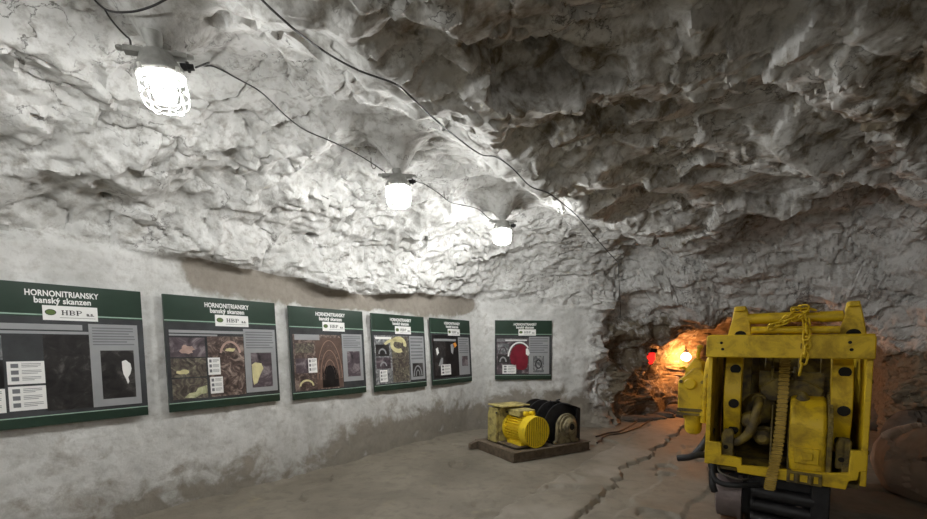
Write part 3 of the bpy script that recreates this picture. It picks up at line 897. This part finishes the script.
# ------------------------------------------------------------------ winch on its skid
wx = Vector((.865, .503, 0)).normalized()
WROT = math.atan2(wx.y, wx.x)
w0 = Vector((.66, 5.31, 0)); w0.z = ground(w0+Vector((.3, .6, 0)))+.004
W = thing('electric_winch', 'winch with yellow motor and black cable drum on a low steel skid', 'winch', w0, (0, 0, WROT))
def channel(x0, x1, y0, y1, h, m, along='x'):
    mb = MB(); f = .014
    if along == 'x':
        mb.box(x0, x1, y0, y1, h-f, h); mb.box(x0, x1, y0, y1, 0, f); ym = y0+.03 if y0 < .3 else y1-.03
        mb.box(x0, x1, ym-.008, ym+.008, f, h-f)
    else:
        mb.box(x0, x1, y0, y1, h-f, h); mb.box(x0, x1, y0, y1, 0, f); xm = (x0+x1)/2
        mb.box(xm-.01, xm+.01, y0, y1, f, h-f)
    return mb
channel(0, 1.36, 0, .11, .13, None).build('skid_beam', M_RUST, W, .003)
channel(0, 1.36, .84, .95, .13, None).build('skid_beam', M_RUST, W, .003)
for x0 in (0.0, .62, 1.24): channel(x0, x0+.12, .11, .84, .125, None, 'y').build('cross_beam', M_RUST, W, .003)
mb = MB(); mb.prism([(-.14,.02),(0,.0),(0,.13),(-.14,.09)], .86, .93, 'y'); mb.prism([(-.02,.0),(.0,.0),(.0,.13),(-.02,.13)], 0, .95, 'y')
mb.build('tow_end', M_RUST, W, .004)
mb = MB(); mb.box(.14, .70, .16, .78, .13, .148); mb.build('mounting_plate', M_RUST, W, .003)
mo = MB(); mc = Vector((.415, 0, .345))
mo.cyl((mc.x, .15, mc.z), (mc.x, .56, mc.z), .165, seg=40)
for k in range(30):
    a = 2*PI*k/30
    M = Matrix.Translation((mc.x, 0, mc.z)) @ Matrix.Rotation(a, 4, 'Y')
    mo.box(-.006, .006, .17, .54, .17, .202, M)
mo.lathe([(0, .20), (.03, .21), (.05, .20)], (mc.x, .54, mc.z), (0, 1, 0), 40)
MO = mo.build('motor', M_YELM, W, 0)
fc = MB()
fc.lathe([(0, .212), (.14, .212), (.14, .203), (.0, .203)], (mc.x, .06, mc.z), (0, 1, 0), 44, True)
for i in range(11):
    x = -.18+.036*i; h = math.sqrt(max(.0004, .205**2-x*x))
    fc.box(mc.x+x-.010, mc.x+x+.010, .058, .07, mc.z-h, mc.z+h)
fc.build('fan_cover', M_YELM, MO)
mb = MB(); mb.cyl((mc.x, .09, mc.z), (mc.x, .10, mc.z), .20, seg=36); mb.build('fan_cover_shade', M_HOLE, MO)
mb = MB(); mb.box(.24, .33, .2, .5, .148, .19); mb.box(.50, .59, .2, .5, .148, .19); mb.prism([(.26,.15),(.33,.15),(.36,.24),(.30,.24)], .22, .48, 'y'); mb.prism([(.50,.15),(.57,.15),(.53,.24),(.47,.24)], .22, .48, 'y')
mb.build('motor_foot', M_YELM, MO, .004)
tb = MB(); tb.box(.27, .55, .26, .52, .53, .62); tb.box(.33, .50, .28, .50, .50, .53)
TB = tb.build('terminal_box', M_PALE, W, .012)
mb = MB()
for x in (.36, .46): mb.cyl((x, .27, .575), (x, .20, .575), .032, seg=16); mb.cyl((x, .215, .575), (x, .205, .575), .042, seg=6); mb.cyl((x, .2, .575), (x, .197, .575), .02, seg=12)
mb.build('cable_gland', M_YELM, TB)
gb = MB(); gb.prism([(.17,.13),(.66,.13),(.68,.40),(.62,.56),(.5,.645),(.22,.645),(.17,.58)], .60, .80, 'y')
gb.prism([(.12,.13),(.165,.13),(.165,.62),(.14,.62),(.12,.5)], .60, .82, 'y')
gb.box(.12, .62, .46, .82, .645, .665)
GB = gb.build('gearbox', M_PALE, W, .012)
mb = MB()
for x in (.12, .3, .5, .62): mb.cyl((x, .60, .56 if x < .55 else .45), (x, .585, .56 if x < .55 else .45), .016, seg=6)
mb.build('bolt', M_STEEL, GB)
dx, dz = .985, .375
dr = MB(); dr.cyl((dx, .10, dz), (dx, .84, dz), .055, seg=24)
for y0, y1 in ((.23, .40), (.44, .61), (.65, .76)): dr.cyl((dx, y0, dz), (dx, y1, dz), .15, seg=32)
DR = dr.build('drum', M_BLACK, W)
for y in (.205, .415, .625, .775):
    fl = MB(); fl.lathe([(0, .06), (0, .30), (.006, .312), (.022, .312), (.028, .30), (.028, .06)], (dx, y, dz), (0, 1, 0), 48)
    fl.build('flange', M_BLACK, DR)
for y0 in (.24, .45):
    rp = MB(); pts = []
    for i in range(7*24):
        a = 2*PI*i/24; pts.append((dx+.165*math.cos(a), y0+.022*i/24, dz+.165*math.sin(a)))
    rp.tube(pts, .011, 6); rp.build('steel_rope', M_STEEL, DR)
pd = MB()
pts = [(.76,.13),(1.21,.13),(1.21,.17),(1.17,.18)]+[(dx+.185*math.cos(a), dz+.175*math.sin(a)) for a in [PI*(.02+.96*i/12) for i in range(13)]]+[(.79,.18),(.76,.17)]
pd.prism(pts, .085, .13, 'y')
M_OLIVE = paint('grey_olive_paint', rgb(132, 122, 92), rgb(74, 66, 52), .42, .5, 12)
PD = pd.build('bearing_pedestal', M_OLIVE, W, .006)
hb_ = MB(); hb_.lathe([(0, .045), (0, .075), (.03, .115), (.055, .12), (.06, .155), (.10, .155)], (dx, -.005, dz), (0, 1, 0), 32)
hb_.build('hub', M_OLIVE, PD)
mb = MB(); mb.cyl((dx, -.008, dz), (dx, .0, dz), .045, seg=24); mb.build('hub_bore_shade', M_HOLE, PD)
gd = MB(); gd.box(1.25, 1.27, .12, .50, .13, .60); gd.box(1.20, 1.27, .12, .14, .13, .60)
gd.prism([(1.02,.67),(1.27,.59),(1.27,.605),(1.02,.69)], .12, .5, 'y')
gd.build('guard_plate', M_BLACK, W, .004)
bk = MB(); bk.prism([(.76,.13),(1.16,.13),(1.10,.40),(.95,.48),(.81,.40)], .80, .84, 'y'); bk.build('bearing_pedestal', M_OLIVE, W, .006)
lv = MB(); lv.tube([(1.05,.45,.62),(1.08,.4,.70),(1.10,.36,.71)], .012, 8); lv.tube([(.9,.3,.69),(.98,.28,.70),(1.06,.3,.675)], .014, 8)
lv.build('brake_lever', M_BLACK, W)

# ------------------------------------------------------------------ rocker shovel loader
m0 = su(4.0, 0.0, 0)
m0.z = ground(m0)
L = thing('mining_loader', 'yellow overshot mining loader with chains, standing on black wheels at right', 'loader', (m0.x, m0.y, 0.0), (0, 0, ROT))
# left and right side plates
for sx in (-1, 1):
    x0, x1 = (-.495, -.462) if sx < 0 else (.455, .49)
    sp = MB(); sp.prism([(-.02,.52),(.55,.50),(.74,.62),(.74,1.40),(.45,1.585),(.0,1.585),(-.02,1.5)], x0, x1, 'x')
    SP = sp.build('side_plate', M_YEL, L, .005)
    for y, z in ((.05, .75), (.05, 1.0), (.05, 1.25), (.3, .6), (.5, .6)):
        b = MB(); b.cyl((x0-.012 if sx < 0 else x1+.012, y, z), (x0 if sx < 0 else x1, y, z), .016, seg=6); b.build('bolt', M_YELD, SP)
cb = MB(); cb.prism([(-.505,1.41),(.493,1.41),(.493,1.565),(.475,1.575),(-.47,1.59),(-.505,1.575)], -.075, -.03, 'y')
cb.box(-.505, .493, -.03, .06, 1.565, 1.585)
CB = cb.build('front_crossbar', M_YEL, L, .008)
for x in (-.40, .36):
    for z in (1.525, 1.475):
        h = MB(); h.cyl((x+(.01 if z < 1.5 else 0), -.0765, z), (x+(.01 if z < 1.5 else 0), -.07, z), .011, seg=14); h.build('bolt_hole_shade', M_HOLE, CB)
b = MB(); b.box(.095, .10, -.077, -.07, 1.48, 1.52); b.build('gouge', M_HOLE, CB)
# stepped front lip and the floor pan behind it
lip = MB(); lip.prism([(-.495,.527),(-.268,.527),(-.262,.487),(.0,.480),(.385,.480),(.40,.545),(.445,.56),(.45,.62),(.49,.63),(.49,.775),(.40,.765),(.395,.60),(.26,.575),(-.235,.548),(-.238,.605),(-.376,.61),(-.38,.71),(-.495,.715)], -.03, .015, 'y')
lip.build('front_lip', M_YEL, L, .006)
pan = MB(); pan.prism([(.015,.485),(.74,.60),(.74,.625),(.015,.515)], -.46, .455, 'x'); pan.box(-.46, -.30, .015, .30, .55, .62); pan.box(.36, .455, .015, .30, .55, .65)
pan.build('floor_pan', M_YELD, L, .005)
bp = MB(); bp.box(-.46, .455, .72, .745, .6, 1.44)
for x in (-.2, .2): bp.box(x-.03, x+.03, .66, .72, .65, 1.42)
bp.build('back_plate', M_YELD, L, .005)
# curved rocker arms with dark discs for holes
for x0, x1 in ((-.385, -.265), (.288, .408)):
    ra = MB(); pf = []; pb = []
    for i in range(17):
        z = .70+.76*i/16; c = math.sin(PI*i/16)
        pf.append((.20-.13*c, z)); pb.append((.30-.10*c, z))
    ra.prism(pf+pb[::-1], x0, x1, 'x')
    RA = ra.build('rocker_arm', M_YEL, L, .006)
    xm = (x0+x1)/2+.012
    for z in (1.31, 1.03, .80):
        i = (z-.70)/.76*16; c = math.sin(PI*i/16); y = .20-.13*c
        hh = MB(); hh.cyl((xm, y-.012, z), (xm, y+.02, z), .037, seg=22); hh.build('bore_shade', M_HOLE, RA)
    rp = MB(); rp.prism([(.40,.72),(.47,.72),(.43,1.1),(.47,1.42),(.40,1.42),(.36,1.1)], x0+.02 if x0 < 0 else x0-.05, x1+.05 if x0 < 0 else x1-.02, 'x')
    rp.build('rail_plate', M_YELD, L, .006)
for x0, x1 in ((-.36, -.225), (.315, .435)):
    lg = MB(); lg.prism([(x0-.01,1.58),(x1+.02,1.58),(x1,1.70),(x1-.02,1.80),(x0+.03,1.815),(x0+.015,1.70)], .03, .10, 'y')
    lg.box(x0+.035, x1-.025, .00, .12, 1.775, 1.815)
    LG = lg.build('top_lug', M_YEL, L, .008)
    hh = MB(); xc = (x0+x1)/2+.01
    hh.prism([(xc+.04*math.cos(PI*i/12), 1.586+.035*math.sin(PI*i/12)) for i in range(13)], .026, .031, 'y'); hh.build('cutout_shade', M_HOLE, LG)
tr = MB(); tr.cyl((-.24, .07, 1.715), (.33, .07, 1.715), .034, seg=24); tr.cyl((-.235, .07, 1.715), (.03, .07, 1.715), .043, seg=24); tr.cyl((.20, .07, 1.715), (.325, .07, 1.715), .040, seg=24)
tr.build('top_shaft', M_YEL, L)
tr = MB(); tr.cyl((-.21, .0, 1.625), (.31, .0, 1.615), .028, seg=20); tr.build('lower_shaft', M_YEL, L)
tr = MB(); tr.cyl((-.46, .16, 1.50), (.455, .16, 1.50), .03, seg=20); tr.build('cross_shaft', M_YELD, L)
# lift chain: flat leaf chain on a curved path
def chain_path(n):
    return spline([(.012, .42, 1.46), (.010, .30, 1.38), (.008, .20, 1.22), (.004, .16, 1.02), (-.004, .10, .82), (-.018, .02, .64), (-.04, -.06, .50), (-.05, -.085, .40)], n)
lc = MB(); pth = chain_path(84)
for i in range(len(pth)-1):
    p, q = pth[i], pth[i+1]; d = (q-p).normalized()
    X = Vector((1, 0, 0)); Nn = d.cross(X).normalized()
    ln = (q-p).length
    wdt = .034 if i % 2 else .029
    M = Matrix((X.to_4d(), d.to_4d(), Nn.to_4d(), (0, 0, 0, 1))).transposed(); M[0][3], M[1][3], M[2][3] = p.x, p.y, p.z; M[3][3] = 1
    for r in range(3): M[3][r] = 0
    lc.box(-wdt, wdt, ln*.12, ln*.88, -.012, .012, M)
    if i % 2: lc.cyl(p-X*.037, p+X*.037, .007, seg=8)
lc.build('lift_chain', M_BRASS, L)
for x in (-.062, .048):
    g = MB(); g.prism([(-.01,.53),(.10,.52),(.24,.9),(.25,1.02),(.2,1.02),(.10,.80)], x, x+.012, 'x'); g.build('chain_guide', M_YELD, L, .003)
# winding drum and bracket at the top of the chain
wd = MB(); wd.cyl((-.16, .42, 1.20), (.26, .42, 1.20), .09, seg=28); wd.cyl((-.08, .42, 1.20), (-.06, .42, 1.20), .13, seg=28); wd.cyl((.07, .42, 1.20), (.09, .42, 1.20), .13, seg=28)
wd.build('winding_drum', M_YELD, L, .004)
wb = MB(); wb.prism([(-.14,1.05),(.24,1.05),(.26,1.16),(.14,1.23),(-.06,1.23),(-.15,1.15)], .26, .36, 'y'); wb.build('drum_bracket', M_YELD, L, .012)
ub = MB(); ub.box(-.13, -.07, .55, .66, 1.1, 1.43); ub.box(.10, .28, .50, .70, 1.22, 1.42); ub.build('upper_bracket', M_YELD, L, .01)
# gear case: rounded top over a rectangular base
gc = MB(); prof = [(.02,.55),(.02,.82)]
for i in range(13):
    a = PI-PI*.62*i/12; prof.append((.27+.25*math.cos(a), .86+.25*math.sin(a)))
prof += [(.55,.95),(.60,.7),(.60,.55)]
gc.prism(prof, .055, .275, 'x')
GC = gc.build('gear_case', M_YEL, L, .028, seg=4)
fl = MB(); prof2 = [(.0,.56),(.0,.82)]
for i in range(13):
    a = PI-PI*.62*i/12; prof2.append((.27+.275*math.cos(a), .86+.275*math.sin(a)))
prof2 += [(.60,.95),(.62,.7),(.62,.56)]
fl.prism(prof2, .275, .305, 'x'); fl.build('flange', M_YELD, GC, .006)
for p in prof2[1:13:1]:
    b = MB(); b.cyl((.290, p[0]-.022, p[1]), (.290, p[0]+.01, p[1]), .013, seg=6); b.build('bolt', M_YELD, GC)
b = MB(); b.lathe([(0, .05), (.05, .03), (.07, .012)], (.13, .19, 1.08), (0, -.35, 1), 16); b.build('filler_cap', M_YELD, GC)
cv = MB(); cv.box(.09, .235, -.004, .04, .62, .74); cv.box(.13, .20, -.014, .0, .65, .71); cv.build('inspection_cover', M_YEL, GC, .008)
ft = MB(); ft.box(.05, .255, -.045, .06, .545, .565); ft.box(.05, .07, -.04, .02, .485, .55); ft.box(.235, .255, -.04, .02, .485, .55); ft.box(.05, .255, -.04, -.02, .475, .49)
for x in (.11, .19): ft.cyl((x, -.03, .48), (x, -.03, .55), .018, seg=12)
ft.build('case_foot', M_YELD, GC, .003)
# pump housing, ball joint and elbow pipe on the left inside
pu = MB(); pu.lathe([(0, .10), (.04, .125), (.12, .13), (.17, .11), (.2, .06)], (-.17, .46, .98), (.25, -1, -.1), 28); pu.build('pump_housing', M_YELD, L)
pu = MB(); pu.lathe([(0, .02), (.01, .05), (.04, .07), (.08, .07), (.1, .06)], (-.205, .10, .895), (.1, 1, 0), 24); pu.build('ball_joint', M_YELD, L)
pu = MB(); pu.lathe([(0, .03), (.02, .055), (.05, .065), (.12, .06), (.13, .08), (.16, .08)], (-.115, .10, .76), (.1, 1, 0), 24); pu.build('valve_body', M_YELD, L)
pu = MB(); pu.tube(spline([(-.15, .25, 1.06), (-.15, .16, 1.02), (-.17, .12, .92), (-.20, .09, .80), (-.26, .07, .73), (-.33, .09, .70), (-.36, .12, .68)], 30), .034, 14)
pu.lathe([(0, .05), (.03, .05)], (-.15, .23, 1.055), (0, 1, .3), 16); pu.build('elbow_pipe', M_YELD, L)
for x0, x1, zb, zt in ((-.385, -.30, .60, .82), (.325, .41, .61, .84)):
    b = MB(); b.prism([(x0,zb),(x1,zb),(x1,zt-.03),(x1-.015,zt),(x0+.02,zt),(x0,zt-.05)], .03, .075, 'y'); b.prism([(.03,zb),(.16,zb),(.075,zt-.02),(.03,zt-.02)], (x0+x1)/2-.012, (x0+x1)/2+.012, 'x')
    LB = b.build('lip_bracket', M_YELD, L, .008)
    h = MB(); h.cyl(((x0+x1)/2-.01, .028, zb+.07), ((x0+x1)/2-.01, .032, zb+.07), .018, seg=14); h.build('bolt_hole_shade', M_HOLE, LB)
# air motor on the left outside
am = MB(); am.prism([(-.735,.97),(-.72,.90),(-.53,.90),(-.515,.97),(-.515,1.22),(-.56,1.30),(-.62,1.31),(-.68,1.25),(-.735,1.20)], .10, .42, 'y')
am.prism([(-.71,1.20),(-.55,1.20),(-.56,1.36),(-.62,1.40),(-.68,1.32)], .16, .36, 'y')
am.cyl((-.64, .10, 1.17), (-.64, .07, 1.17), .05, seg=20)
AM = am.build('air_motor', M_YEL, L, .012)
b = MB(); b.cyl((-.62, .2, .90), (-.62, .2, .86), .085, seg=24); b.lathe([(0, .07), (.10, .068), (.13, .055), (.145, .03), (.148, .005)], (-.62, .2, .86), (0, 0, -1), 24); b.build('oil_cup', M_YEL, AM)
b = MB(); b.box(-.735, -.52, .085, .11, .93, .955); b.build('cover_strip', M_YELD, AM)
b = MB(); b.box(-.74, -.515, .09, .40, .895, .915); b.build('bottom_flange', M_YELD, AM)
for x in (-.71, -.545):
    for z in (.94, 1.19):
        b = MB(); b.cyl((x, .10, z), (x, .08, z), .016, seg=6); b.build('bolt', M_YELD, AM)
b = MB(); b.tube(spline([(-.60, .22, 1.36), (-.60, .2, 1.44), (-.585, .18, 1.48)], 10), .016, 10); b.lathe([(0, .004), (.006, .02), (.02, .026), (.035, .02), (.042, .004)], (-.585, .18, 1.47), (0, 0, 1), 16); b.tube([(-.66, .2, 1.27), (-.71, .17, 1.31), (-.735, .15, 1.30)], .013, 8); b.build('valve_lever', M_YEL, AM)
b = MB(); b.tube(spline([(-.53, .12, .84), (-.525, .10, 1.0), (-.515, .09, 1.18), (-.50, .10, 1.36), (-.47, .12, 1.42)], 24), .028, 12); b.lathe([(0, .038), (.04, .038)], (-.528, .11, .9), (0, 0, 1), 12); b.build('air_pipe', M_YEL, L)
# chassis, buffers, wheels, hoses
ch = MB(); ch.prism([(-.34,.10),(.30,.10),(.30,.40),(.26,.46),(-.30,.46),(-.34,.40)], .18, 1.75, 'y'); ch.box(-.20, .30, .06, .2, .38, .47); ch.box(.20, .31, .02, .2, .08, .47)
ch.build('chassis', M_BLACK, L, .01)
for z, r in ((.335, .055), (.225, .05), (.115, .05)):
    bf = MB(); bf.cyl((-.15, .07, z), (.22, .07, z-.01), r, seg=22); bf.cyl((-.17, .07, z), (-.15, .07, z), r*1.15, seg=22); bf.build('buffer_roller', M_BLACK, L)
for sx in (-1, 1):
    for y in (.28, 1.35):
        wh = MB(); c = -.335*sx*-1
        wh.lathe([(0, .05), (0, .17), (.012, .195), (.16, .195), (.16, .225), (.19, .225), (.19, .05)], ((.31 if sx > 0 else -.425), y, .215), (-sx, 0, 0), 40)
        wh.build('wheel', M_WHEEL, L)
eb = MB(); eb.prism([(-.40,.47),(.40,.47),(.40,1.2),(.3,1.35),(-.3,1.35),(-.40,1.2)], .80, 1.75, 'y'); eb.build('engine_cover', M_YELD, L, .03)
for pts, r in (([(-.25,.3,.44),(-.36,.12,.46),(-.42,.02,.47),(-.44,-.0,.52),(-.40,.12,.56)], .03), ([(-.70,-.02,.53),(-.62,-.02,.55),(-.54,.03,.575),(-.46,.10,.56),(-.38,.2,.50)], .028), ([(-.58,.05,.56),(-.54,.08,.62),(-.50,.12,.70),(-.48,.2,.78)], .03),
               ([(-.44,-.02,.50),(-.42,-.05,.42),(-.36,-.06,.385),(-.25,-.05,.39),(-.12,.05,.40)], .022), ([(-.40,.03,.52),(-.38,-.05,.475),(-.28,-.06,.445),(-.2,-.02,.44),(-.15,.1,.45)], .009), ([(-.44,.0,.46),(-.43,-.04,.36),(-.415,-.03,.30)], .026)):
    hs = MB(); hs.tube(spline(pts, 28), r, 12); hs.build('hose', M_RUB if r > .01 else M_STEEL, L)

# loose chain draped over the top shaft and hanging in front of the crossbar
cw = su(4.0, 0, 0)
CH = thing('hanging_chain', 'heavy yellow link chain draped over the top shaft of the loader', 'chain', (cw.x, cw.y, 0), (0, 0, ROT))
def link_mesh(ln, wd_, r):
    mb = MB(); pts = []
    for i in range(24):
        a = 2*PI*i/24; x, z = wd_*math.cos(a), wd_*math.sin(a)+(ln if math.sin(a) >= 0 else -ln)
        pts.append((x, 0, z))
    mb.tube(pts, r, 8, True); return mb.mesh('link', 60)
ME_L = link_mesh(.020, .017, .0062); ME_B = link_mesh(.026, .019, .0075)
def lay(pts, me, pitch, flip=0):
    C = spline(pts, 200); acc = 0; k = 0; lastp = C[0]
    for i in range(1, len(C)):
        acc += (C[i]-C[i-1]).length
        if acc >= pitch:
            acc = 0; mid = C[i]; d = (C[i]-lastp).normalized(); lastp = C[i]
            q = d.to_track_quat('Z', 'Y')
            o = link('link', me, M_YEL, CH, mid)
            o.rotation_mode = 'QUATERNION'
            from mathutils import Quaternion
            o.rotation_quaternion = q @ Quaternion((0, 0, 1), (PI/2 if k % 2 else 0)+flip)
            k += 1
lay([(.105, .09, 1.775), (.115, .02, 1.755), (.12, -.0, 1.70), (.125, -.06, 1.63), (.125, -.094, 1.58), (.130, -.094, 1.51), (.125, -.094, 1.44), (.112, -.092, 1.38)], ME_B, .056, .3)
lay([(.112, -.092, 1.40), (.104, -.092, 1.355), (.10, -.092, 1.32)], ME_B, .07, .1)
lay([(.13, .06, 1.77), (.06, .0, 1.772), (-.0, -.0, 1.70), (-.07, -.035, 1.645), (-.11, -.04, 1.63)], ME_L, .047)
lay([(.14, .0, 1.76), (.09, -.02, 1.72), (.03, -.035, 1.69), (-.04, -.04, 1.665), (-.1, -.045, 1.655)], ME_L, .047, .6)
lay([(.03, .09, 1.775), (.07, .06, 1.79), (.12, .03, 1.785), (.16, .06, 1.765)], ME_L, .047, .4)

# ------------------------------------------------------------------ lamps in the side heading
WARM = emit('warm_lit_bulb', (1.0, .36, .10, 1), WARM_W)
d = ray(686, 357)
ph_ = hit(686, 357, .32)
t = thing('bulkhead_lamp', 'glowing orange lamp inside the low rock opening behind the loader', 'lamp', ph_)
mb = MB(); mb.lathe([(0, .004), (.01, .05), (.04, .085), (.085, .10), (.13, .085), (.17, .05)], (0, 0, -.085), (0, 0, 1), 28); mb.build('glass_globe', WARM, t)
mb = MB(); mb.cyl((0, 0, .085), (0, 0, .16), .06, .05, 20); mb.build('housing', M_CAST, t)
hd = Vector((d.x, d.y, 0)).normalized()
bk_ = shell_bvh.ray_cast(ph_, hd)[0] or ph_+hd*.4
mb = MB(); mb.tube([(0, 0, .15), tuple(hd*.1+Vector((0, 0, .17))), tuple(hd*((bk_-ph_).length+.12)+Vector((0, 0, .15)))], .014, 8); mb.build('wall_bracket', M_STEEL, t)
REDM = emit('red_lit_lens', (1.0, .02, .015, 1), RED_W, (.6, .02, .02, 1))
d = ray(647.5, 358)
pr = hit(647.5, 358, .13)
rs = 13*pr.y/FPX/.18
t = thing('signal_lamp', 'small red signal lamp on the rough rock pillar left of the orange opening', 'lamp', pr, (0, 0, .1)); t.scale = (rs, rs, rs)
mb = MB(); mb.prism([(-.085,.075),(.085,.075),(.09,-.02),(.045,-.085),(-.045,-.085),(-.09,-.02)], -.05, .03, 'y'); mb.build('red_lens', REDM, t, .012)
mb = MB(); mb.box(-.11, .11, -.06, .06, .075, .13); mb.box(-.10, .10, .03, .06, -.1, .1); mb.build('housing', M_BLACK, t, .006)
hd = Vector((d.x, d.y, 0)).normalized()
bk_ = shell_bvh.ray_cast(pr, hd)[0] or pr+hd*.3
mb = MB(); mb.tube([(0, 0, .10), tuple(hd*((bk_-pr).length/rs+.1)+Vector((0, 0, .10)))], .02, 8); mb.build('wall_bracket', M_BLACK, t)

# ------------------------------------------------------------------ loose things on the floor
def rock(label, loc, size, seed, m=M_STONE, name='rock', cat='rock', group=None, sub=3, rough=.28, rotz=0):
    bm = bmesh.new(); bmesh.ops.create_icosphere(bm, subdivisions=sub, radius=1)
    A_ = np.array([v.co for v in bm.verts])
    dd = facet(A_*1.0+seed, .9, 300+seed, 1.0)*rough+.12*fbm(A_*1.5+seed, 3, 320+seed)
    A2 = A_*(1+dd[:, None])
    A2[:, 2] = np.maximum(A2[:, 2], -.55)
    for v, c in zip(bm.verts, A2): v.co = Vector((c[0]*size[0], c[1]*size[1], (c[2]+.55)*size[2]))
    me = bpy.data.meshes.new(name); bm.to_mesh(me); bm.free()
    me.polygons.foreach_set('use_smooth', [True]*len(me.polygons)); me.set_sharp_from_angle(angle=math.radians(32))
    o = link(name, me, m, None, (loc[0], loc[1], ground(loc)-.01), (0, 0, rotz))
    return tag(o, label, cat, group)
def on_floor(px, py):
    d = ray(px, py); return EYE+d*(-1.5/d.z)
b = on_floor(913, 505)+T*.55+N*.22
rock('big rounded brown boulder on the floor right of the loader', b, (.42, .62, .44), 3, M_BOULD, 'boulder', 'boulder', None, 5, .12, -.6)
rock('dark rock behind the boulder at the right edge', on_floor(900, 450)+N*.2, (.32, .36, .4), 9, M_STONE, 'rock', 'rock', None, 4, .3)
rock('low dark rock between the loader and the right wall', on_floor(884, 432), (.3, .3, .3), 12, M_STONE, 'rock', 'rock', None, 4, .3)
rock('dark rock at the foot of the right wall', on_floor(925, 420), (.4, .4, .5), 14, M_STONE, 'rock', 'rock', None, 4, .3)
rr = random.Random(5)
spots = [((702, 412), (.40, .5, .22), 'dark stone mound at the mouth of the orange opening'), ((676, 415), (.22, .2, .12), 'flat dark stone left of the mound in the opening'), ((664, 419), (.20, .15, .08), 'small grey stone at the near edge of the opening'),
         ((684, 419), (.16, .14, .07), 'small grey stone in front of the dark mound'), ((655, 420), (.24, .16, .07), 'flat pale stone at the foot of the rough pillar'), ((694, 408), (.2, .2, .14), 'dark stone at the back of the opening under the lamp'),
         ((637, 421), (.3, .14, .08), 'long flat stone at the foot of the rough pillar')]
for i, (p, sz, lb) in enumerate(spots): rock(lb, on_floor(*p), sz, 20+i, M_STONE, 'rock', 'rock', 'stones at the opening', 3, .3, rr.random()*3)
mb = MB(); mb.box(-.5, .5, -.1, .1, 0, .035)
pb_ = on_floor(672, 412); tag(mb.build('plank', plain('old_plank', rgb(70, 62, 54), .8), None, .004, (pb_.x, pb_.y, ground(pb_)+.05), (0, -.06, .35)), 'dark plank lying among stones in the rock opening', 'plank')
def floor_cable(pts, r, label):
    P3 = [on_floor(*p) for p in pts]
    C = spline(P3, 60)
    for c in C: c.z = ground(c)+r
    mb = MB(); mb.tube(C, r, 8); return tag(mb.build('floor_cable', M_CABLE), label, 'cable')
floor_cable([(597, 444), (606, 437), (622, 434), (640, 427), (652, 420), (664, 417)], .014, 'dark cable on the floor nearest the winch, leading to the opening')
floor_cable([(596, 438), (608, 434), (620, 432), (632, 425), (645, 419), (660, 415)], .014, 'second dark cable on the floor, behind the one nearest the winch')
